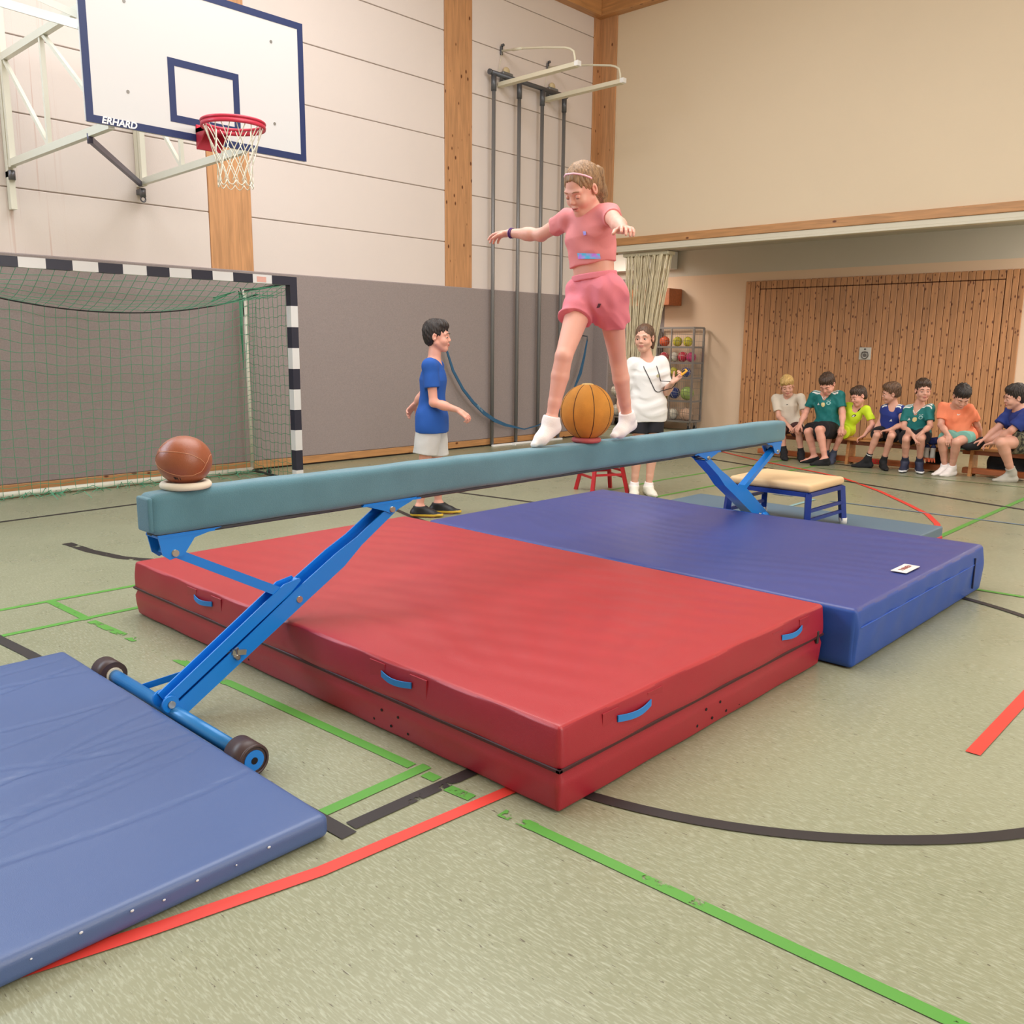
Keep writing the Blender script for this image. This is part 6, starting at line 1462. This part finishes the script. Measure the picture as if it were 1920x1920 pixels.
s, r = boy('BOY_3', 'boy in a neon yellow shirt leaning over, third from the left on the bench', SK4, bld=.88, sc=.9)
NEO = mat('neon_yellow', (206, 232, 44), 0.75, var=.02, vscale=9)
sh = tee(s, r, None, VB, hem=-.02, sl=.72, g=.013, seed=51, loose=.012, slg=.012, amp=.007, mats=[NEO, SKB], matfn=lambda c, s=s: (np.linalg.norm((c-(s.shc+s.up*.01+s.f*.02)), axis=1) < .066).astype(int))
decal(s, sh, 'crest', CIRC, mat('crest_maroon', (70, 36, 50), 0.6), .055, -.105, .022, .021); decal(s, sh, 'crest', CIRC, WSTR, .055, -.11, .022, .011, lift=.0035)
shorts(s, r, NEO, VB, t=.72, g=.020, seed=3)
short_hair(s, r, HB, .005, fringe=.040, side=.0, top=.010, back=-.06)
for S in 'RL': sock(s, r, S, mat('sock_slate', (70, 76, 96), 0.85), .005, .07)

s, r = boy('BOY_4', 'boy in a navy blue sports top looking left, fourth from the left on the bench', SK3, bld=.92, sc=.94)
NVT = mat('navy_top', (28, 48, 128), 0.75, var=.03, vscale=9)
sh = tee(s, r, None, VB, hem=-.02, sl=.30, g=.011, seed=61, loose=.010, slg=.006, amp=.006, mats=[NVT, WSTR], matfn=stripes(s, .055, .12))
decal(s, sh, 'logo', TRIB, WSTR, .05, -.14, .018, .018)
shorts(s, r, BLK, VB, t=.62, g=.020, seed=5); short_hair(s, r, HLB, .005, fringe=.040, side=-.002, top=.016, back=-.05)
for S in 'RL': sock(s, r, S, None, .005, .085, mats=[SKB, WSTR], matfn=lambda c, s=s, S=S: ((np.abs((c-s.J['an'+S]) @ nz(s.J['kn'+S]-s.J['an'+S])-.066) < .005) & (S == 'R')).astype(int))

s, r = boy('BOY_5', 'boy in a teal football shirt with hands clasped on his knees, fifth from the left', SK3, bld=.96, sc=.96, closed=.25)
jersey(s, r, 71); shorts(s, r, BLK, VB, t=.70, g=.022, flare=.02, seed=7); short_hair(s, r, HB, .005, fringe=.056, side=-.002, top=.016, back=-.05)
for S in 'RL': sock(s, r, S, mat('sock_navy', (38, 44, 66), 0.85), .005, .075); shoe(s, r, S, mat('shoe_navy', (44, 50, 74), 0.6), .005, mat('sole_white', (230, 232, 236), 0.5))
MB().sph(s.H(0, .087, -.062), (.011, .007, .008), 10, 6).build('open_mouth', mat('mouth_dark', (112, 52, 50), 0.6), r)

s, r = boy('BOY_6', 'boy in an orange T-shirt and turquoise shorts with bowed head and white socks', SK3, bld=1.02, sc=1.0, closed=.9)
ORG_ = mat('orange_tee', (248, 142, 104), 0.8, var=.02, vscale=9)
sh = tee(s, r, ORG_, VB, hem=-.02, sl=.70, g=.014, seed=81, loose=.014, slg=.012, amp=.008)
decal(s, sh, 'logo', TICK, WSTR, .05, -.05, .022, .020)
shorts(s, r, mat('turquoise_shorts', (122, 184, 172), 0.8), VB, t=.50, g=.024, flare=.02, seed=8); short_hair(s, r, HD, .005, fringe=.050, side=-.01, top=.022, back=-.07, noise=.005)
for S in 'RL': sock(s, r, S, mat('sock_white', (238, 232, 230), 0.85), .005, .045)

s, r = boy('BOY_7', 'boy in a dark blue T-shirt and camouflage shorts holding his foot, at the right edge', SK3, bld=1.15, sc=1.05, closed=.4)
sh = tee(s, r, mat('deep_blue_tee', (36, 56, 130), 0.8, var=.03, vscale=9), VB, hem=-.02, sl=.80, g=.016, seed=91, loose=.016, slg=.018, amp=.008)
CAMO = bpy.data.materials.new('camouflage'); CAMO.use_nodes = True
_nt = CAMO.node_tree; _b = _nt.nodes['Principled BSDF']; _n = _nt.nodes.new('ShaderNodeTexNoise'); _n.inputs['Scale'].default_value = 26; _n.inputs['Detail'].default_value = 1; _cr = _nt.nodes.new('ShaderNodeValToRGB'); _cr.color_ramp.interpolation = 'CONSTANT'
_nt.links.new(_nt.nodes.new('ShaderNodeNewGeometry').outputs['Position'], _n.inputs['Vector']); _nt.links.new(_n.outputs['Fac'], _cr.inputs[0]); _nt.links.new(_cr.outputs[0], _b.inputs['Base Color'])
_cr.color_ramp.elements[0].color = rgb((40, 40, 36)); _cr.color_ramp.elements[1].position = .46; _cr.color_ramp.elements[1].color = rgb((84, 84, 66)); _e = _cr.color_ramp.elements.new(.56); _e.color = rgb((116, 110, 88)); _b.inputs['Roughness'].default_value = .85
shorts(s, r, CAMO, VB, t=.62, g=.030, flare=.02, seed=10); short_hair(s, r, HD, .005, fringe=.042, side=-.01, top=.014, back=-.07)
sock(s, r, 'L', mat('sock_pale_grey', (176, 172, 162), 0.85), .005, .07); sock(s, r, 'R', SKB, .005, .03)

# grey gloves with orange finger ends hanging over the front of the bench
gl = thing('goalkeeper_gloves', 'pair of grey gloves with orange finger ends hanging between two boys', 'gloves', (-3.50, 10.95, .12))
for dx in (-.035, .035):
    P = [ell((-3.49+dx, 10.965, .30), (.026, .022, .04), .02), cone((-3.49+dx, 10.955, .30), (-3.485+dx, 10.935, .20), .027, .030, .02)]+[('group', [cone((-3.485+dx+o, 10.935, .20), (-3.48+dx+o*1.4, 10.93, .135), .010, .0085, .004)], .006) for o in (-.020, 0, .020)]
    soft('glove', P, .0045, [mat('glove_grey', (190, 188, 184), 0.7), mat('glove_orange', (240, 120, 84), 0.7), mat('glove_navy', (36, 46, 92), 0.7)], gl, matfn=lambda c: np.where(c[:, 2] < .182, 1, np.where(c[:, 2] > .30, 2, 0)))
jk = tag(MB().rbox((-3.545, 10.985, .331), (-3.43, 11.12, .415), .03, .02, lambda p, n: p+n*.006*math.sin(p.x*60+p.z*50)).build('jacket', mat('jacket_navy', (34, 44, 104), 0.85)), 'bundled navy jacket lying on the bench between the teal and the orange shirt', 'jacket')
